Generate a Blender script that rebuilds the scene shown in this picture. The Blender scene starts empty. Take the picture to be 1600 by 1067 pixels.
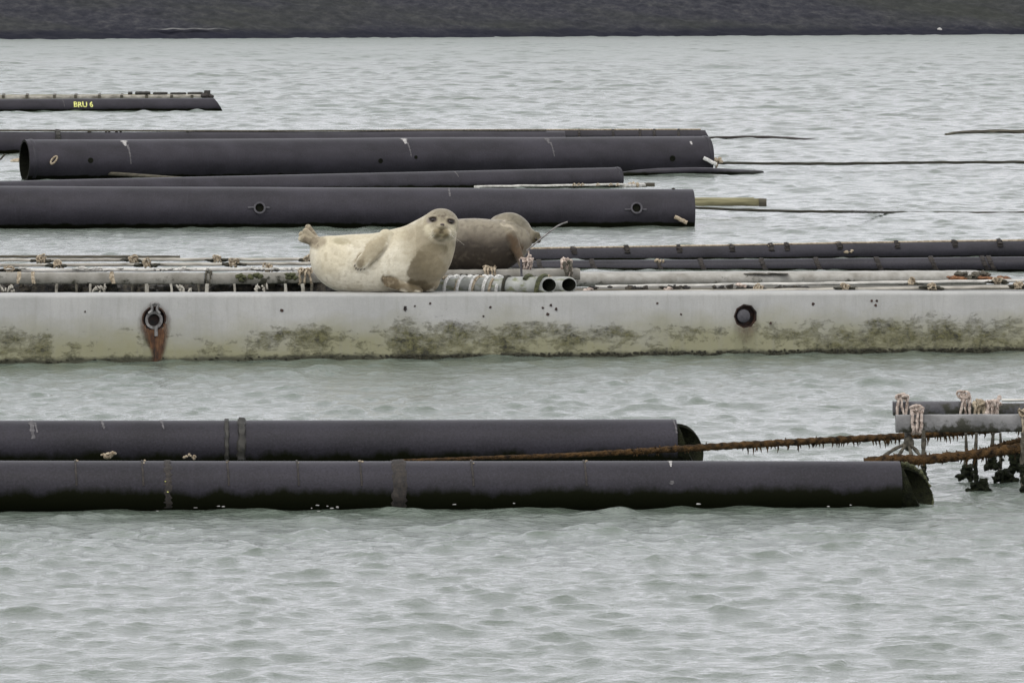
import bpy, bmesh, math, random
import numpy as np
from mathutils import Vector, Matrix, noise

random.seed(7)
rng = np.random.default_rng(11)
S = bpy.context.scene
COL = S.collection

# ------------------------------------------------------------------ camera
F = 11100.0            # focal length in photo pixels (250 mm on a 36 mm sensor)
CAM_H = 3.25
PITCH = math.atan(573.5 / F)
cam_d = bpy.data.cameras.new('camera')
cam_d.sensor_width = 36.0
cam_d.lens = F / 1600.0 * 36.0
cam_d.clip_start = 0.5
cam_d.clip_end = 9000
cam = bpy.data.objects.new('camera', cam_d)
COL.objects.link(cam)
cam.location = (0, 0, CAM_H)
cam.rotation_euler = (math.pi / 2 - PITCH, 0, 0)
S.camera = cam
S.render.resolution_x = 1024
S.render.resolution_y = 682

# ------------------------------------------------------------------ world, sun, exposure
SUN_EL, SUN_AZ = 52.0, -40.0        # high veiled sun, up and to the left behind the camera
w = bpy.data.worlds.new('World')
S.world = w
w.use_nodes = True
nt = w.node_tree
nt.nodes.clear()
out = nt.nodes.new('ShaderNodeOutputWorld')
bg = nt.nodes.new('ShaderNodeBackground')
sky = nt.nodes.new('ShaderNodeTexSky')
sky.sky_type = 'NISHITA'
sky.sun_disc = False
sky.sun_elevation = math.radians(SUN_EL)
sky.sun_rotation = math.radians(180 + SUN_AZ)
sky.dust_density = 4.0
sky.air_density = 1.0
tc = nt.nodes.new('ShaderNodeTexCoord')
sep = nt.nodes.new('ShaderNodeSeparateXYZ')
nt.links.new(tc.outputs['Generated'], sep.inputs[0])
# cloud deck: grey, horizon brightened to lift the water's tone, with soft broad cloud shapes
cr = nt.nodes.new('ShaderNodeValToRGB')
cr.color_ramp.elements[0].position = 0.0
cr.color_ramp.elements[0].color = (1.31, 1.295, 1.395, 1)
cr.color_ramp.elements[1].position = 0.8
cr.color_ramp.elements[1].color = (1.0, 1.0, 0.99, 1)
nt.links.new(sep.outputs['Z'], cr.inputs[0])
nz = nt.nodes.new('ShaderNodeTexNoise')
nz.inputs['Scale'].default_value = 2.6
nz.inputs['Detail'].default_value = 4
nt.links.new(tc.outputs['Generated'], nz.inputs['Vector'])
mr = nt.nodes.new('ShaderNodeMapRange')
mr.inputs['From Min'].default_value = 0.3
mr.inputs['From Max'].default_value = 0.7
mr.inputs['To Min'].default_value = 7.6
mr.inputs['To Max'].default_value = 11.0
nt.links.new(nz.outputs['Fac'], mr.inputs['Value'])
vm = nt.nodes.new('ShaderNodeVectorMath')
vm.operation = 'SCALE'
nt.links.new(cr.outputs[0], vm.inputs[0])
nt.links.new(mr.outputs[0], vm.inputs['Scale'])
mx = nt.nodes.new('ShaderNodeMix')
mx.data_type = 'RGBA'
mx.inputs['Factor'].default_value = 0.86
nt.links.new(sky.outputs[0], mx.inputs[6])
nt.links.new(vm.outputs[0], mx.inputs[7])
nt.links.new(mx.outputs[2], bg.inputs['Color'])
bg.inputs['Strength'].default_value = 0.13
nt.links.new(bg.outputs[0], out.inputs[0])

sd = bpy.data.lights.new('sun', 'SUN')
sd.energy = 1.3
sd.angle = math.radians(25)
sd.color = (1.0, 0.95, 0.87)
so = bpy.data.objects.new('sun', sd)
COL.objects.link(so)
# direction towards the sun
az = math.radians(SUN_AZ)
el = math.radians(SUN_EL)
sdir = Vector((math.sin(az) * math.cos(el), -math.cos(az) * math.cos(el), math.sin(el)))
so.rotation_euler = sdir.to_track_quat('Z', 'Y').to_euler()
so.location = (0, 30, 40)

S.view_settings.view_transform = 'Standard'
S.view_settings.look = 'None'
S.view_settings.exposure = 0.08
S.view_settings.gamma = 1.0

# ------------------------------------------------------------------ position helpers
_fw = Vector((0, math.cos(PITCH), -math.sin(PITCH)))
_up = Vector((0, math.sin(PITCH), math.cos(PITCH)))


def ray(px, py):
    return _fw + Vector((1, 0, 0)) * ((px - 800) / F) + _up * ((533.5 - py) / F)


def onz(px, py, z=0.0):
    d = ray(px, py)
    return Vector((0, 0, CAM_H)) + d * ((z - CAM_H) / d.z)


def at(px, py, Y):
    d = ray(px, py)
    return Vector((0, 0, CAM_H)) + d * (Y / d.y)


# ------------------------------------------------------------------ materials
def new_mat(name):
    m = bpy.data.materials.new(name)
    m.use_nodes = True
    n = m.node_tree
    n.nodes.clear()
    o = n.nodes.new('ShaderNodeOutputMaterial')
    b = n.nodes.new('ShaderNodeBsdfPrincipled')
    n.links.new(b.outputs[0], o.inputs['Surface'])
    return m, n, b


def N(n, t, **kw):
    x = n.nodes.new(t)
    for k, v in kw.items():
        setattr(x, k, v)
    return x


def noise_node(n, scale, detail=4, rough=0.55, vec=None, stretch=None, coord='Position'):
    g = N(n, 'ShaderNodeNewGeometry')
    src = g.outputs['Position']
    mp = N(n, 'ShaderNodeMapping')
    n.links.new(src, mp.inputs['Vector'])
    if stretch:
        mp.inputs['Scale'].default_value = stretch
    t = N(n, 'ShaderNodeTexNoise')
    t.inputs['Scale'].default_value = scale
    t.inputs['Detail'].default_value = detail
    t.inputs['Roughness'].default_value = rough
    n.links.new(mp.outputs[0], t.inputs['Vector'])
    return t


def ramp(n, src, stops):
    r = N(n, 'ShaderNodeValToRGB')
    els = r.color_ramp.elements
    els[0].position, els[0].color = stops[0][0], tuple(stops[0][1]) + (1,) if len(stops[0][1]) == 3 else stops[0][1]
    els[1].position, els[1].color = stops[-1][0], tuple(stops[-1][1]) + (1,)
    for p, c in stops[1:-1]:
        e = els.new(p)
        e.color = tuple(c) + (1,)
    n.links.new(src, r.inputs[0])
    return r.outputs[0]


def mixc(n, fac, a, b, mode='MIX'):
    m = N(n, 'ShaderNodeMix', data_type='RGBA', blend_type=mode)
    for i, v in ((0, fac), (6, a), (7, b)):
        if isinstance(v, (int, float)):
            m.inputs[i].default_value = v
        elif isinstance(v, tuple):
            m.inputs[i].default_value = v + (1,) if len(v) == 3 else v
        else:
            n.links.new(v, m.inputs[i])
    return m.outputs[2]


def maprange(n, v, a, b, c=0.0, d=1.0, clamp=True):
    m = N(n, 'ShaderNodeMapRange', clamp=clamp)
    n.links.new(v, m.inputs[0])
    for i, x in enumerate((a, b, c, d)):
        m.inputs[i + 1].default_value = x
    return m.outputs[0]


def math_(n, op, a, b=None):
    m = N(n, 'ShaderNodeMath', operation=op)
    for i, v in ((0, a), (1, b)):
        if v is None:
            continue
        if isinstance(v, (int, float)):
            m.inputs[i].default_value = v
        else:
            n.links.new(v, m.inputs[i])
    return m.outputs[0]


def bump(n, b, h, strength=0.3, dist=0.01, chain=None):
    x = N(n, 'ShaderNodeBump')
    x.inputs['Strength'].default_value = strength
    x.inputs['Distance'].default_value = dist
    n.links.new(h, x.inputs['Height'])
    if chain is not None:
        n.links.new(chain, x.inputs['Normal'])
    n.links.new(x.outputs[0], b.inputs['Normal'])
    return x.outputs[0]


def zpos(n):
    g = N(n, 'ShaderNodeNewGeometry')
    s = N(n, 'ShaderNodeSeparateXYZ')
    n.links.new(g.outputs['Position'], s.inputs[0])
    return s.outputs


def simple(name, c1, c2, scale=12, rough=0.6, bstr=0.3, bdist=0.006, stretch=None, lo=0.35, hi=0.65, spec=0.5, detail=5):
    m, n, b = new_mat(name)
    t = noise_node(n, scale, detail, 0.6, stretch=stretch)
    n.links.new(ramp(n, t.outputs['Fac'], [(lo, c1), (hi, c2)]), b.inputs['Base Color'])
    b.inputs['Roughness'].default_value = rough
    b.inputs['Specular IOR Level'].default_value = spec
    t2 = noise_node(n, scale * 4, 3, 0.6, stretch=stretch)
    bump(n, b, t2.outputs['Fac'], bstr, bdist)
    return m


def pipe_mat(name, base, algae_shade_top, rough=0.42, algae_shade=(0.006, 0.007, 0.003)):
    """weathered black polyethylene: dusty bloom, faint rain streaks, band of wet weed and painted shade near the water"""
    m, n, b = new_mat(name)
    t = noise_node(n, 3.0, 6, 0.6, stretch=(0.5, 1, 1))
    k = [x * 0.55 for x in base]
    k2 = [x * 1.5 for x in base]
    c = ramp(n, t.outputs['Fac'], [(0.3, k), (0.7, k2)])
    st = noise_node(n, 9.0, 4, 0.6, stretch=(3.0, 0.4, 0.25))
    c = mixc(n, maprange(n, st.outputs['Fac'], 0.58, 0.78, 0, 0.35), c, tuple(x * 2.0 for x in base))
    f = noise_node(n, 75, 4, 0.8)
    c = mixc(n, maprange(n, f.outputs['Fac'], 0.5, 0.75, 0, 0.6), c, tuple(x * 2.4 for x in base))
    c = mixc(n, maprange(n, f.outputs['Fac'], 0.48, 0.3, 0, 0.7), c, tuple(x * 0.3 for x in base))
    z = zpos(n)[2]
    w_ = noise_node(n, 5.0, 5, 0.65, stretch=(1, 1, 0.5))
    zz = math_(n, 'ADD', z, maprange(n, w_.outputs['Fac'], 0.2, 0.8, -algae_shade_top * 0.45, algae_shade_top * 0.45))
    fac = maprange(n, zz, algae_shade_top * 0.75, algae_shade_top * 1.15, 1, 0)
    c = mixc(n, fac, c, algae_shade)
    n.links.new(c, b.inputs['Base Color'])
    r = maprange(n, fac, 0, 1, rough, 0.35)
    n.links.new(r, b.inputs['Roughness'])
    b.inputs['Specular IOR Level'].default_value = 0.3
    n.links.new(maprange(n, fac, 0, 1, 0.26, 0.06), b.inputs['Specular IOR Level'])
    g = noise_node(n, 40, 5, 0.6)
    bump(n, b, g.outputs['Fac'], 0.25, 0.006)
    return m


M = {}
M['pipe_far'] = pipe_mat('black_polyethylene_far', (0.0212, 0.0196, 0.0255), 0.06, 0.5)
M['pipe_mid'] = pipe_mat('black_polyethylene_small', (0.022, 0.021, 0.027), 0.02, 0.5)
M['pipe_near'] = pipe_mat('black_polyethylene_near', (0.0172, 0.0158, 0.0215), 0.12, 0.5)  # band set higher: weed plus shade painted on the lower side
M['pipe_bore'] = simple('black_pipe_bore', (0.003, 0.0035, 0.002), (0.008, 0.009, 0.005), 20, 0.7, 0.6, 0.02, spec=0.08)  # near-black colour for bores, pipe end faces and small holes
M['bore_weed'] = simple('weedy_pipe_rim', (0.004, 0.005, 0.002), (0.014, 0.016, 0.006), 30, 0.75, 0.8, 0.02, spec=0.12)
M['dropping'] = simple('bird_dropping', (0.20, 0.195, 0.19), (0.42, 0.41, 0.40), 40, 0.8)
M['faint_dropping'] = simple('faint_dropping', (0.05, 0.048, 0.052), (0.12, 0.115, 0.12), 40, 0.8)
M['strap'] = simple('dark_strap', (0.010, 0.0085, 0.008), (0.034, 0.027, 0.022), 40, 0.75, 0.6, 0.01)
M['weed'] = simple('dark_weed', (0.010, 0.010, 0.005), (0.035, 0.032, 0.014), 30, 0.7, 0.8, 0.02)
M['green_weed'] = simple('green_weed', (0.02, 0.026, 0.008), (0.09, 0.095, 0.035), 25, 0.75, 0.8, 0.02)
M['rope_pale'] = simple('pale_rope', (0.17, 0.12, 0.095), (0.66, 0.57, 0.50), 45, 0.85, 0.8, 0.008)
M['rope_tan'] = simple('tan_rope', (0.16, 0.12, 0.075), (0.50, 0.43, 0.32), 40, 0.85, 0.8, 0.008)
M['rope_white'] = simple('white_rope', (0.38, 0.38, 0.36), (0.75, 0.75, 0.72), 50, 0.8, 0.7, 0.006)
M['rope_rust'] = simple('weedy_brown_rope', (0.012, 0.008, 0.004), (0.10, 0.055, 0.019), 24, 0.85, 1.0, 0.02, spec=0.2)
M['rope_drop'] = simple('grey_green_rope', (0.025, 0.022, 0.014), (0.11, 0.10, 0.075), 30, 0.8, 0.8, 0.01)
M['clump'] = simple('weed_clump', (0.003, 0.005, 0.002), (0.016, 0.022, 0.006), 40, 0.7, 1.0, 0.02, spec=0.2)
M['rust_mass'] = simple('rusty_weed', (0.08, 0.03, 0.012), (0.30, 0.14, 0.06), 25, 0.8, 1.0, 0.02)
M['grey_beam'] = None
M['galv'] = simple('galvanised_steel', (0.08, 0.075, 0.072), (0.24, 0.235, 0.23), 30, 0.5, 0.3, 0.004)
M['plug'] = simple('dark_plug', (0.04, 0.039, 0.046), (0.075, 0.073, 0.082), 25, 0.7)
M['socket'] = simple('rusty_socket', (0.008, 0.006, 0.006), (0.05, 0.02, 0.010), 22, 0.7)
M['wood'] = simple('weathered_wood', (0.10, 0.092, 0.045), (0.27, 0.25, 0.14), 5, 0.8, 0.5, 0.01, stretch=(0.4, 3, 6))
M['wood_dark'] = simple('wet_wood', (0.035, 0.032, 0.022), (0.09, 0.08, 0.055), 5, 0.8, 0.5, 0.01, stretch=(0.4, 3, 6))
M['rail'] = simple('pale_weathered_rail', (0.10, 0.09, 0.07), (0.40, 0.38, 0.33), 6, 0.7, 0.4, 0.006, stretch=(0.7, 2, 2), lo=0.3, hi=0.6)
M['rail_white'] = simple('white_rail', (0.20, 0.195, 0.175), (0.55, 0.54, 0.50), 6, 0.6, 0.3, 0.004, stretch=(0.7, 2, 2), lo=0.3, hi=0.6)
M['float_dark'] = simple('black_float', (0.008, 0.008, 0.007), (0.03, 0.028, 0.022), 20, 0.6)
M['yellow_paint'] = simple('yellow_paint', (0.45, 0.46, 0.10), (0.85, 0.86, 0.32), 25, 0.7)
M['claw'] = simple('claw', (0.03, 0.025, 0.02), (0.10, 0.08, 0.06), 30, 0.4)
M['mussels'] = simple('mussel_mass', (0.008, 0.007, 0.006), (0.085, 0.07, 0.045), 22, 0.6, 1.0, 0.03, lo=0.42, hi=0.72)
M['stone'] = simple('pale_stone', (0.2, 0.2, 0.2), (0.45, 0.44, 0.42), 3, 0.9)


def grey_pipe_mat():
    m, n, b = new_mat('grey_plastic_pipe')
    t = noise_node(n, 10, 5)
    c = ramp(n, t.outputs['Fac'], [(0.3, (0.17, 0.18, 0.165)), (0.7, (0.33, 0.34, 0.32))])
    g = noise_node(n, 14, 5, stretch=(1, 1, 2))
    c = mixc(n, maprange(n, g.outputs['Fac'], 0.52, 0.66, 0, 0.8), c, (0.12, 0.13, 0.055))
    n.links.new(c, b.inputs['Base Color'])
    b.inputs['Roughness'].default_value = 0.5
    return m


M['grey_pipe'] = grey_pipe_mat()


def beam_mat(name, light, dark, moss_amt, zlo, zhi):
    m, n, b = new_mat(name)
    t = noise_node(n, 8, 6)
    c = ramp(n, t.outputs['Fac'], [(0.3, dark), (0.65, light)])
    z = zpos(n)[2]
    g = noise_node(n, 9, 6, 0.65)
    zz = maprange(n, z, zlo, zhi, 0.16, -0.08)
    f = math_(n, 'ADD', g.outputs['Fac'], zz)
    fac = maprange(n, f, 0.60 - moss_amt, 0.70 - moss_amt, 0, 0.95)
    c = mixc(n, fac, c, (0.022, 0.022, 0.011))
    n.links.new(c, b.inputs['Base Color'])
    b.inputs['Roughness'].default_value = 0.65
    g2 = noise_node(n, 60, 4)
    bump(n, b, g2.outputs['Fac'], 0.5, 0.008)
    return m


M['raft_beam'] = beam_mat('raft_beam', (0.27, 0.262, 0.235), (0.15, 0.142, 0.118), 0.005, 0.52, 0.66)
M['frame_beam'] = beam_mat('frame_beam', (0.20, 0.20, 0.20), (0.10, 0.10, 0.10), 0.075, 0.34, 0.45)
M['frame_beam_dark'] = beam_mat('frame_beam_dark', (0.10, 0.10, 0.11), (0.045, 0.043, 0.05), 0.07, 0.38, 0.5)
M['pale_beam'] = beam_mat('pale_beam', (0.33, 0.325, 0.30), (0.18, 0.17, 0.145), -0.04, 0.40, 0.6)


def concrete_mat():
    m, n, b = new_mat('pontoon_concrete')
    P = zpos(n)
    t = noise_node(n, 2.2, 6, 0.6)
    c = ramp(n, t.outputs['Fac'], [(0.3, (0.275, 0.28, 0.27)), (0.7, (0.36, 0.362, 0.35))])
    fine = noise_node(n, 70, 4, 0.7)
    c = mixc(n, maprange(n, fine.outputs['Fac'], 0.35, 0.7, 0, 0.3), c, (0.23, 0.233, 0.23))
    # yellow-olive film creeping up from the water
    film_n = noise_node(n, 1.6, 6, 0.6, stretch=(1, 1, 1.6))
    zf = math_(n, 'ADD', P[2], maprange(n, film_n.outputs['Fac'], 0.25, 0.75, 0.13, -0.13))
    film = maprange(n, zf, 0.10, 0.40, 0.9, 0)
    c = mixc(n, film, c, (0.195, 0.19, 0.105))
    sk = noise_node(n, 5.0, 5, 0.7, stretch=(4.0, 1, 0.35))
    c = mixc(n, maprange(n, sk.outputs['Fac'], 0.5, 0.75, 0, 0.35), c, (0.19, 0.19, 0.165))
    # patchy dark green weed band; thick to the right, broken to the left
    wn = noise_node(n, 5.0, 9, 0.78, stretch=(0.8, 1, 1.5))
    wl = noise_node(n, 0.55, 3, 0.5)
    # more weed where the large noise is high and towards the right end
    xc = N(n, 'ShaderNodeFloatCurve')
    xv = xc.mapping.curves[0]
    XS = ((0, 0.62), (0.04, 0.60), (0.07, 0.34), (0.22, 0.30), (0.26, 0.50), (0.33, 0.48), (0.36, 0.36), (0.385, 0.66), (0.43, 0.68), (0.47, 0.57), (0.60, 0.55), (0.64, 0.42), (0.76, 0.42), (0.80, 0.57), (0.93, 0.59), (1, 0.54))
    xv.points[0].location = XS[0]
    xv.points[1].location = XS[-1]
    for p in XS[1:-1]:
        xv.points.new(*p)
    xc.mapping.update()
    n.links.new(maprange(n, P[0], -4.32, 4.32), xc.inputs['Value'])
    xr = math_(n, 'MULTIPLY', math_(n, 'SUBTRACT', xc.outputs[0], 0.5), 0.75)
    amt = math_(n, 'ADD', maprange(n, wl.outputs['Fac'], 0.35, 0.65, -0.05, 0.05), xr)
    band = N(n, 'ShaderNodeFloatCurve')
    cv = band.mapping.curves[0]
    cv.points[0].location = (0, 0.62)
    cv.points[1].location = (1, 0.0)
    for p in ((0.06, 0.47), (0.16, 0.46), (0.32, 0.51), (0.48, 0.40), (0.64, 0.12)):
        cv.points.new(*p)
    band.mapping.update()
    n.links.new(maprange(n, P[2], 0, 0.55), band.inputs['Value'])
    wnc = maprange(n, wn.outputs['Fac'], 0, 1, -0.55, 1.55, False)
    wsum = math_(n, 'ADD', math_(n, 'ADD', wnc, amt), band.outputs[0])
    weed = maprange(n, wsum, 0.95, 1.27, 0, 0.95)
    wc = noise_node(n, 16, 7, 0.8)
    weedc = ramp(n, wc.outputs['Fac'], [(0.41, (0.010, 0.010, 0.005)), (0.48, (0.055, 0.053, 0.018)), (0.58, (0.115, 0.110, 0.042)), (0.74, (0.20, 0.19, 0.11))])
    c = mixc(n, weed, c, weedc)
    # black wet line at the very bottom
    wet = maprange(n, math_(n, 'ADD', P[2], maprange(n, wn.outputs['Fac'], 0.3, 0.7, 0.025, -0.025)), 0.025, 0.06, 0.92, 0)
    c = mixc(n, wet, c, (0.025, 0.026, 0.013))
    n.links.new(c, b.inputs['Base Color'])
    b.inputs['Roughness'].default_value = 0.75
    g = noise_node(n, 35, 6, 0.7)
    nb = bump(n, b, g.outputs['Fac'], 0.35, 0.008)
    bump(n, b, math_(n, 'MULTIPLY', wc.outputs['Fac'], weed), 0.7, 0.03, nb)
    return m


M['concrete'] = concrete_mat()
M['rust'] = None


def rust_mat():
    m, n, b = new_mat('rust_stain')
    t = noise_node(n, 14, 6, 0.65, stretch=(2.2, 1, 0.6))
    c = ramp(n, t.outputs['Fac'], [(0.34, (0.012, 0.006, 0.004)), (0.5, (0.070, 0.028, 0.010)), (0.70, (0.17, 0.085, 0.035))])
    a = N(n, 'ShaderNodeAttribute')
    a.attribute_name = 'fade'
    edge = noise_node(n, 30, 5, 0.7, stretch=(2, 1, 0.6))
    f = math_(n, 'MULTIPLY', a.outputs['Fac'], maprange(n, edge.outputs['Fac'], 0.3, 0.6, 0.75, 1.3))
    tr = N(n, 'ShaderNodeBsdfTransparent')
    ms = N(n, 'ShaderNodeMixShader')
    n.links.new(c, b.inputs['Base Color'])
    b.inputs['Roughness'].default_value = 0.8
    o = [x for x in n.nodes if x.type == 'OUTPUT_MATERIAL'][0]
    n.links.new(maprange(n, f, 0.12, 0.95, 0, 0.9), ms.inputs[0])
    n.links.new(tr.outputs[0], ms.inputs[1])
    n.links.new(b.outputs[0], ms.inputs[2])
    n.links.new(ms.outputs[0], o.inputs['Surface'])
    return m


M['rust'] = rust_mat()


def water_mat():
    m, n, b = new_mat('sea_water')
    t = noise_node(n, 0.05, 3)
    n.links.new(ramp(n, t.outputs['Fac'], [(0.3, (0.086, 0.112, 0.088)), (0.7, (0.116, 0.135, 0.116))]), b.inputs['Base Color'])
    yy_ = zpos(n)[1]
    n.links.new(maprange(n, yy_, 40, 330, 0.12, 0.32), b.inputs['Roughness'])
    b.inputs['IOR'].default_value = 1.33
    g1 = noise_node(n, 6.0, 5, 0.65, stretch=(1.0, 1.0, 1))
    g2 = noise_node(n, 30.0, 3, 0.6, stretch=(0.8, 1.2, 1))
    g0 = noise_node(n, 1.7, 3, 0.6, stretch=(1.2, 0.8, 1))
    a0 = bump(n, b, g0.outputs['Fac'], 0.5, 0.08)
    a = bump(n, b, g1.outputs['Fac'], 0.75, 0.05, a0)
    bump(n, b, g2.outputs['Fac'], 0.4, 0.010, a)
    return m


M['water'] = water_mat()


def dyke_mat():
    m, n, b = new_mat('dyke_stone')
    t = noise_node(n, 1.6, 9, 0.8, stretch=(1.0, 0.6, 2.0))
    c = ramp(n, t.outputs['Fac'], [(0.3, (0.012, 0.013, 0.018)), (0.5, (0.030, 0.031, 0.038)), (0.72, (0.070, 0.069, 0.070))])
    g = noise_node(n, 0.09, 5, 0.6, stretch=(0.5, 1, 2.5))
    c = mixc(n, maprange(n, g.outputs['Fac'], 0.46, 0.66, 0, 0.5), c, (0.036, 0.040, 0.028))
    z = zpos(n)[2]
    t3 = noise_node(n, 0.5, 4)
    zz = math_(n, 'ADD', z, maprange(n, t3.outputs['Fac'], 0.3, 0.7, -0.15, 0.15))
    c = mixc(n, maprange(n, zz, 0.25, 0.55, 0.75, 0), c, (0.010, 0.011, 0.019))
    n.links.new(c, b.inputs['Base Color'])
    b.inputs['Roughness'].default_value = 0.95
    b.inputs['Specular IOR Level'].default_value = 0.05
    return m


M['dyke'] = dyke_mat()
M['gravel'] = simple('pale_gravel', (0.03, 0.031, 0.033), (0.11, 0.11, 0.108), 1.1, 0.9)
M['grassland'] = simple('grassland', (0.03, 0.04, 0.02), (0.06, 0.07, 0.03), 0.05, 0.9)


def fur_mat(name, wet=False):
    m, n, b = new_mat(name)
    a = N(n, 'ShaderNodeVertexColor')
    a.layer_name = 'fur'
    t = noise_node(n, 26, 5, 0.65)
    c = mixc(n, maprange(n, t.outputs['Fac'], 0.3, 0.72, 0.0, 0.42), a.outputs[0], mixc(n, 1.0, a.outputs[0], (0.60, 0.56, 0.48), 'MULTIPLY'))
    t2 = noise_node(n, 150, 3, 0.7, stretch=(0.6, 1, 1.2))
    c = mixc(n, maprange(n, t2.outputs['Fac'], 0.35, 0.7, 0.0, 0.3), c, mixc(n, 1.0, c, (0.6, 0.57, 0.5), 'MULTIPLY'))
    n.links.new(c, b.inputs['Base Color'])
    b.inputs['Roughness'].default_value = 0.5 if wet else 0.62
    b.inputs['Specular IOR Level'].default_value = 0.22
    b.inputs['Sheen Weight'].default_value = 0.10
    b.inputs['Sheen Roughness'].default_value = 0.4
    n1 = bump(n, b, t.outputs['Fac'], 0.35, 0.012)
    bump(n, b, t2.outputs['Fac'], 0.5, 0.004, n1)
    return m


M['fur'] = fur_mat('seal_fur')
M['fur_wet'] = fur_mat('damp_seal_fur', True)
mm, nn, bb = new_mat('eye_black')
bb.inputs['Base Color'].default_value = (0.006, 0.004, 0.004, 1)
bb.inputs['Roughness'].default_value = 0.12
tt = noise_node(nn, 60, 2)
nn.links.new(ramp(nn, tt.outputs['Fac'], [(0.3, (0.005, 0.004, 0.004)), (0.7, (0.018, 0.008, 0.006))]), bb.inputs['Base Color'])
M['eye'] = mm
M['nose'] = simple('seal_nose', (0.05, 0.035, 0.03), (0.11, 0.08, 0.065), 80, 0.4)
M['whisker'] = simple('whisker', (0.5, 0.47, 0.4), (0.7, 0.67, 0.6), 40, 0.5)


# ------------------------------------------------------------------ mesh builder
class MB:
    def __init__(self):
        self.v, self.f = [], []

    def add(self, vs, fs):
        o = len(self.v)
        self.v += [Vector(x) for x in vs]
        self.f += [tuple(i + o for i in f) for f in fs]
        return self

    def beam(self, A, B, w, h, bev=0.006, seg=1, roll=0.0, rough=0.0):
        """rectangular bar along A->B (centre line), width w, height h, chamfered edges"""
        A, B = Vector(A), Vector(B)
        d = (B - A)
        L = d.length
        d.normalize()
        side = d.cross(Vector((0, 0, 1))).normalized()
        up = side.cross(d).normalized()
        if roll:
            q = Matrix.Rotation(roll, 3, d)
            side, up = q @ side, q @ up
        a, c = w / 2, h / 2
        e = min(bev, a * 0.8, c * 0.8)
        prof = [(-a + e, -c), (a - e, -c), (a, -c + e), (a, c - e), (a - e, c), (-a + e, c), (-a, c - e), (-a, -c + e)]
        vs, fs = [], []
        for i in range(seg + 1):
            t = i / seg
            j1 = random.uniform(-rough, rough)
            j2 = random.uniform(-rough, rough)
            for x, y in prof:
                vs.append(A + d * L * t + side * (x + j1) + up * (y + j2))
        for i in range(seg):
            for k in range(8):
                p, q = i * 8 + k, i * 8 + (k + 1) % 8
                fs.append((p, q, q + 8, p + 8))
        fs.append(tuple(reversed(range(8))))
        fs.append(tuple(range(seg * 8, seg * 8 + 8)))
        return self.add(vs, fs)

    def tube(self, pts, r, n=8, cap=True, lobes=0, twist=0.0, lobe_amp=0.18, jit=0.0):
        pts = [Vector(p) for p in pts]
        m = len(pts)
        if not hasattr(r, '__len__'):
            r = [r] * m
        vs, fs = [], []
        nrm = None
        ang = 0.0
        for i, p in enumerate(pts):
            t = (pts[min(i + 1, m - 1)] - pts[max(i - 1, 0)])
            if t.length < 1e-9:
                t = Vector((1, 0, 0))
            t.normalize()
            if nrm is None:
                nrm = t.orthogonal().normalized()
            nrm = (nrm - t * nrm.dot(t)).normalized()
            bn = t.cross(nrm)
            if i:
                ang += (pts[i] - pts[i - 1]).length * twist
            for k in range(n):
                a = 2 * math.pi * k / n
                rr = r[i]
                if lobes:
                    rr *= 1 - lobe_amp + lobe_amp * abs(math.cos(lobes * (a + ang) / 2)) * 2 - lobe_amp
                if jit:
                    rr *= 1 + random.uniform(-jit, jit)
                vs.append(p + nrm * math.cos(a) * rr + bn * math.sin(a) * rr)
        for i in range(m - 1):
            for k in range(n):
                a_, b_ = i * n + k, i * n + (k + 1) % n
                fs.append((a_, b_, b_ + n, a_ + n))
        if cap:
            fs.append(tuple(reversed(range(n))))
            fs.append(tuple(range((m - 1) * n, m * n)))
        return self.add(vs, fs)

    def ball(self, c, r, nu=16, nv=10, rot=None, lump=0.0, ls=8.0):
        if not hasattr(r, '__len__'):
            r = (r, r, r)
        c = Vector(c)
        vs, fs = [], []
        R = rot if rot is not None else Matrix.Identity(3)

        def pt(x, y, z):
            d = Vector((x, y, z))
            k = 1.0
            if lump:
                k += lump * noise.noise((c + Vector((x * r[0], y * r[1], z * r[2]))) * ls)
                k += 0.5 * lump * noise.noise((c + Vector((x * r[0], y * r[1], z * r[2]))) * ls * 2.3)
            return c + R @ Vector((x * r[0] * k, y * r[1] * k, z * r[2] * k))
        vs.append(pt(0, 0, -1))
        for i in range(1, nv):
            th = math.pi * i / nv
            for j in range(nu):
                ph = 2 * math.pi * j / nu
                vs.append(pt(math.sin(th) * math.cos(ph), math.sin(th) * math.sin(ph), -math.cos(th)))
        vs.append(pt(0, 0, 1))
        for j in range(nu):
            fs.append((0, 1 + (j + 1) % nu, 1 + j))
        for i in range(nv - 2):
            for j in range(nu):
                a_, b_ = 1 + i * nu + j, 1 + i * nu + (j + 1) % nu
                fs.append((a_, b_, b_ + nu, a_ + nu))
        T = len(vs) - 1
        for j in range(nu):
            fs.append((T, T - nu + j, T - nu + (j + 1) % nu))
        return self.add(vs, fs)

    def build(self, name, mat, parent=None, origin=None, smooth=True):
        many = name in ('weed_tuft', 'weed_patch', 'shell_litter', 'weed_tufts', 'rim_weed', 'brown_weed', 'rusty_weed', 'weed_sleeve', 'rope_end')
        if parent is not None:
            o0 = Vector(parent['_o'])
        else:
            o0 = Vector(origin) if origin is not None else Vector((sum(v.x for v in self.v) / len(self.v), sum(v.y for v in self.v) / len(self.v), min(v.z for v in self.v)))
        me = bpy.data.meshes.new(name)
        me.from_pydata([v - o0 for v in self.v], [], self.f)
        me.materials.append(mat)
        if smooth:
            me.polygons.foreach_set('use_smooth', [True] * len(me.polygons))
            try:
                me.set_sharp_from_angle(angle=math.radians(50))
            except Exception:
                pass
        ob = bpy.data.objects.new(name, me)
        COL.objects.link(ob)
        if parent is not None:
            ob.parent = parent
            ob['_o'] = tuple(o0)
            if many:
                ob['kind'] = 'stuff'
        else:
            ob.location = o0
            ob['_o'] = tuple(o0)
        return ob


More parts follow.
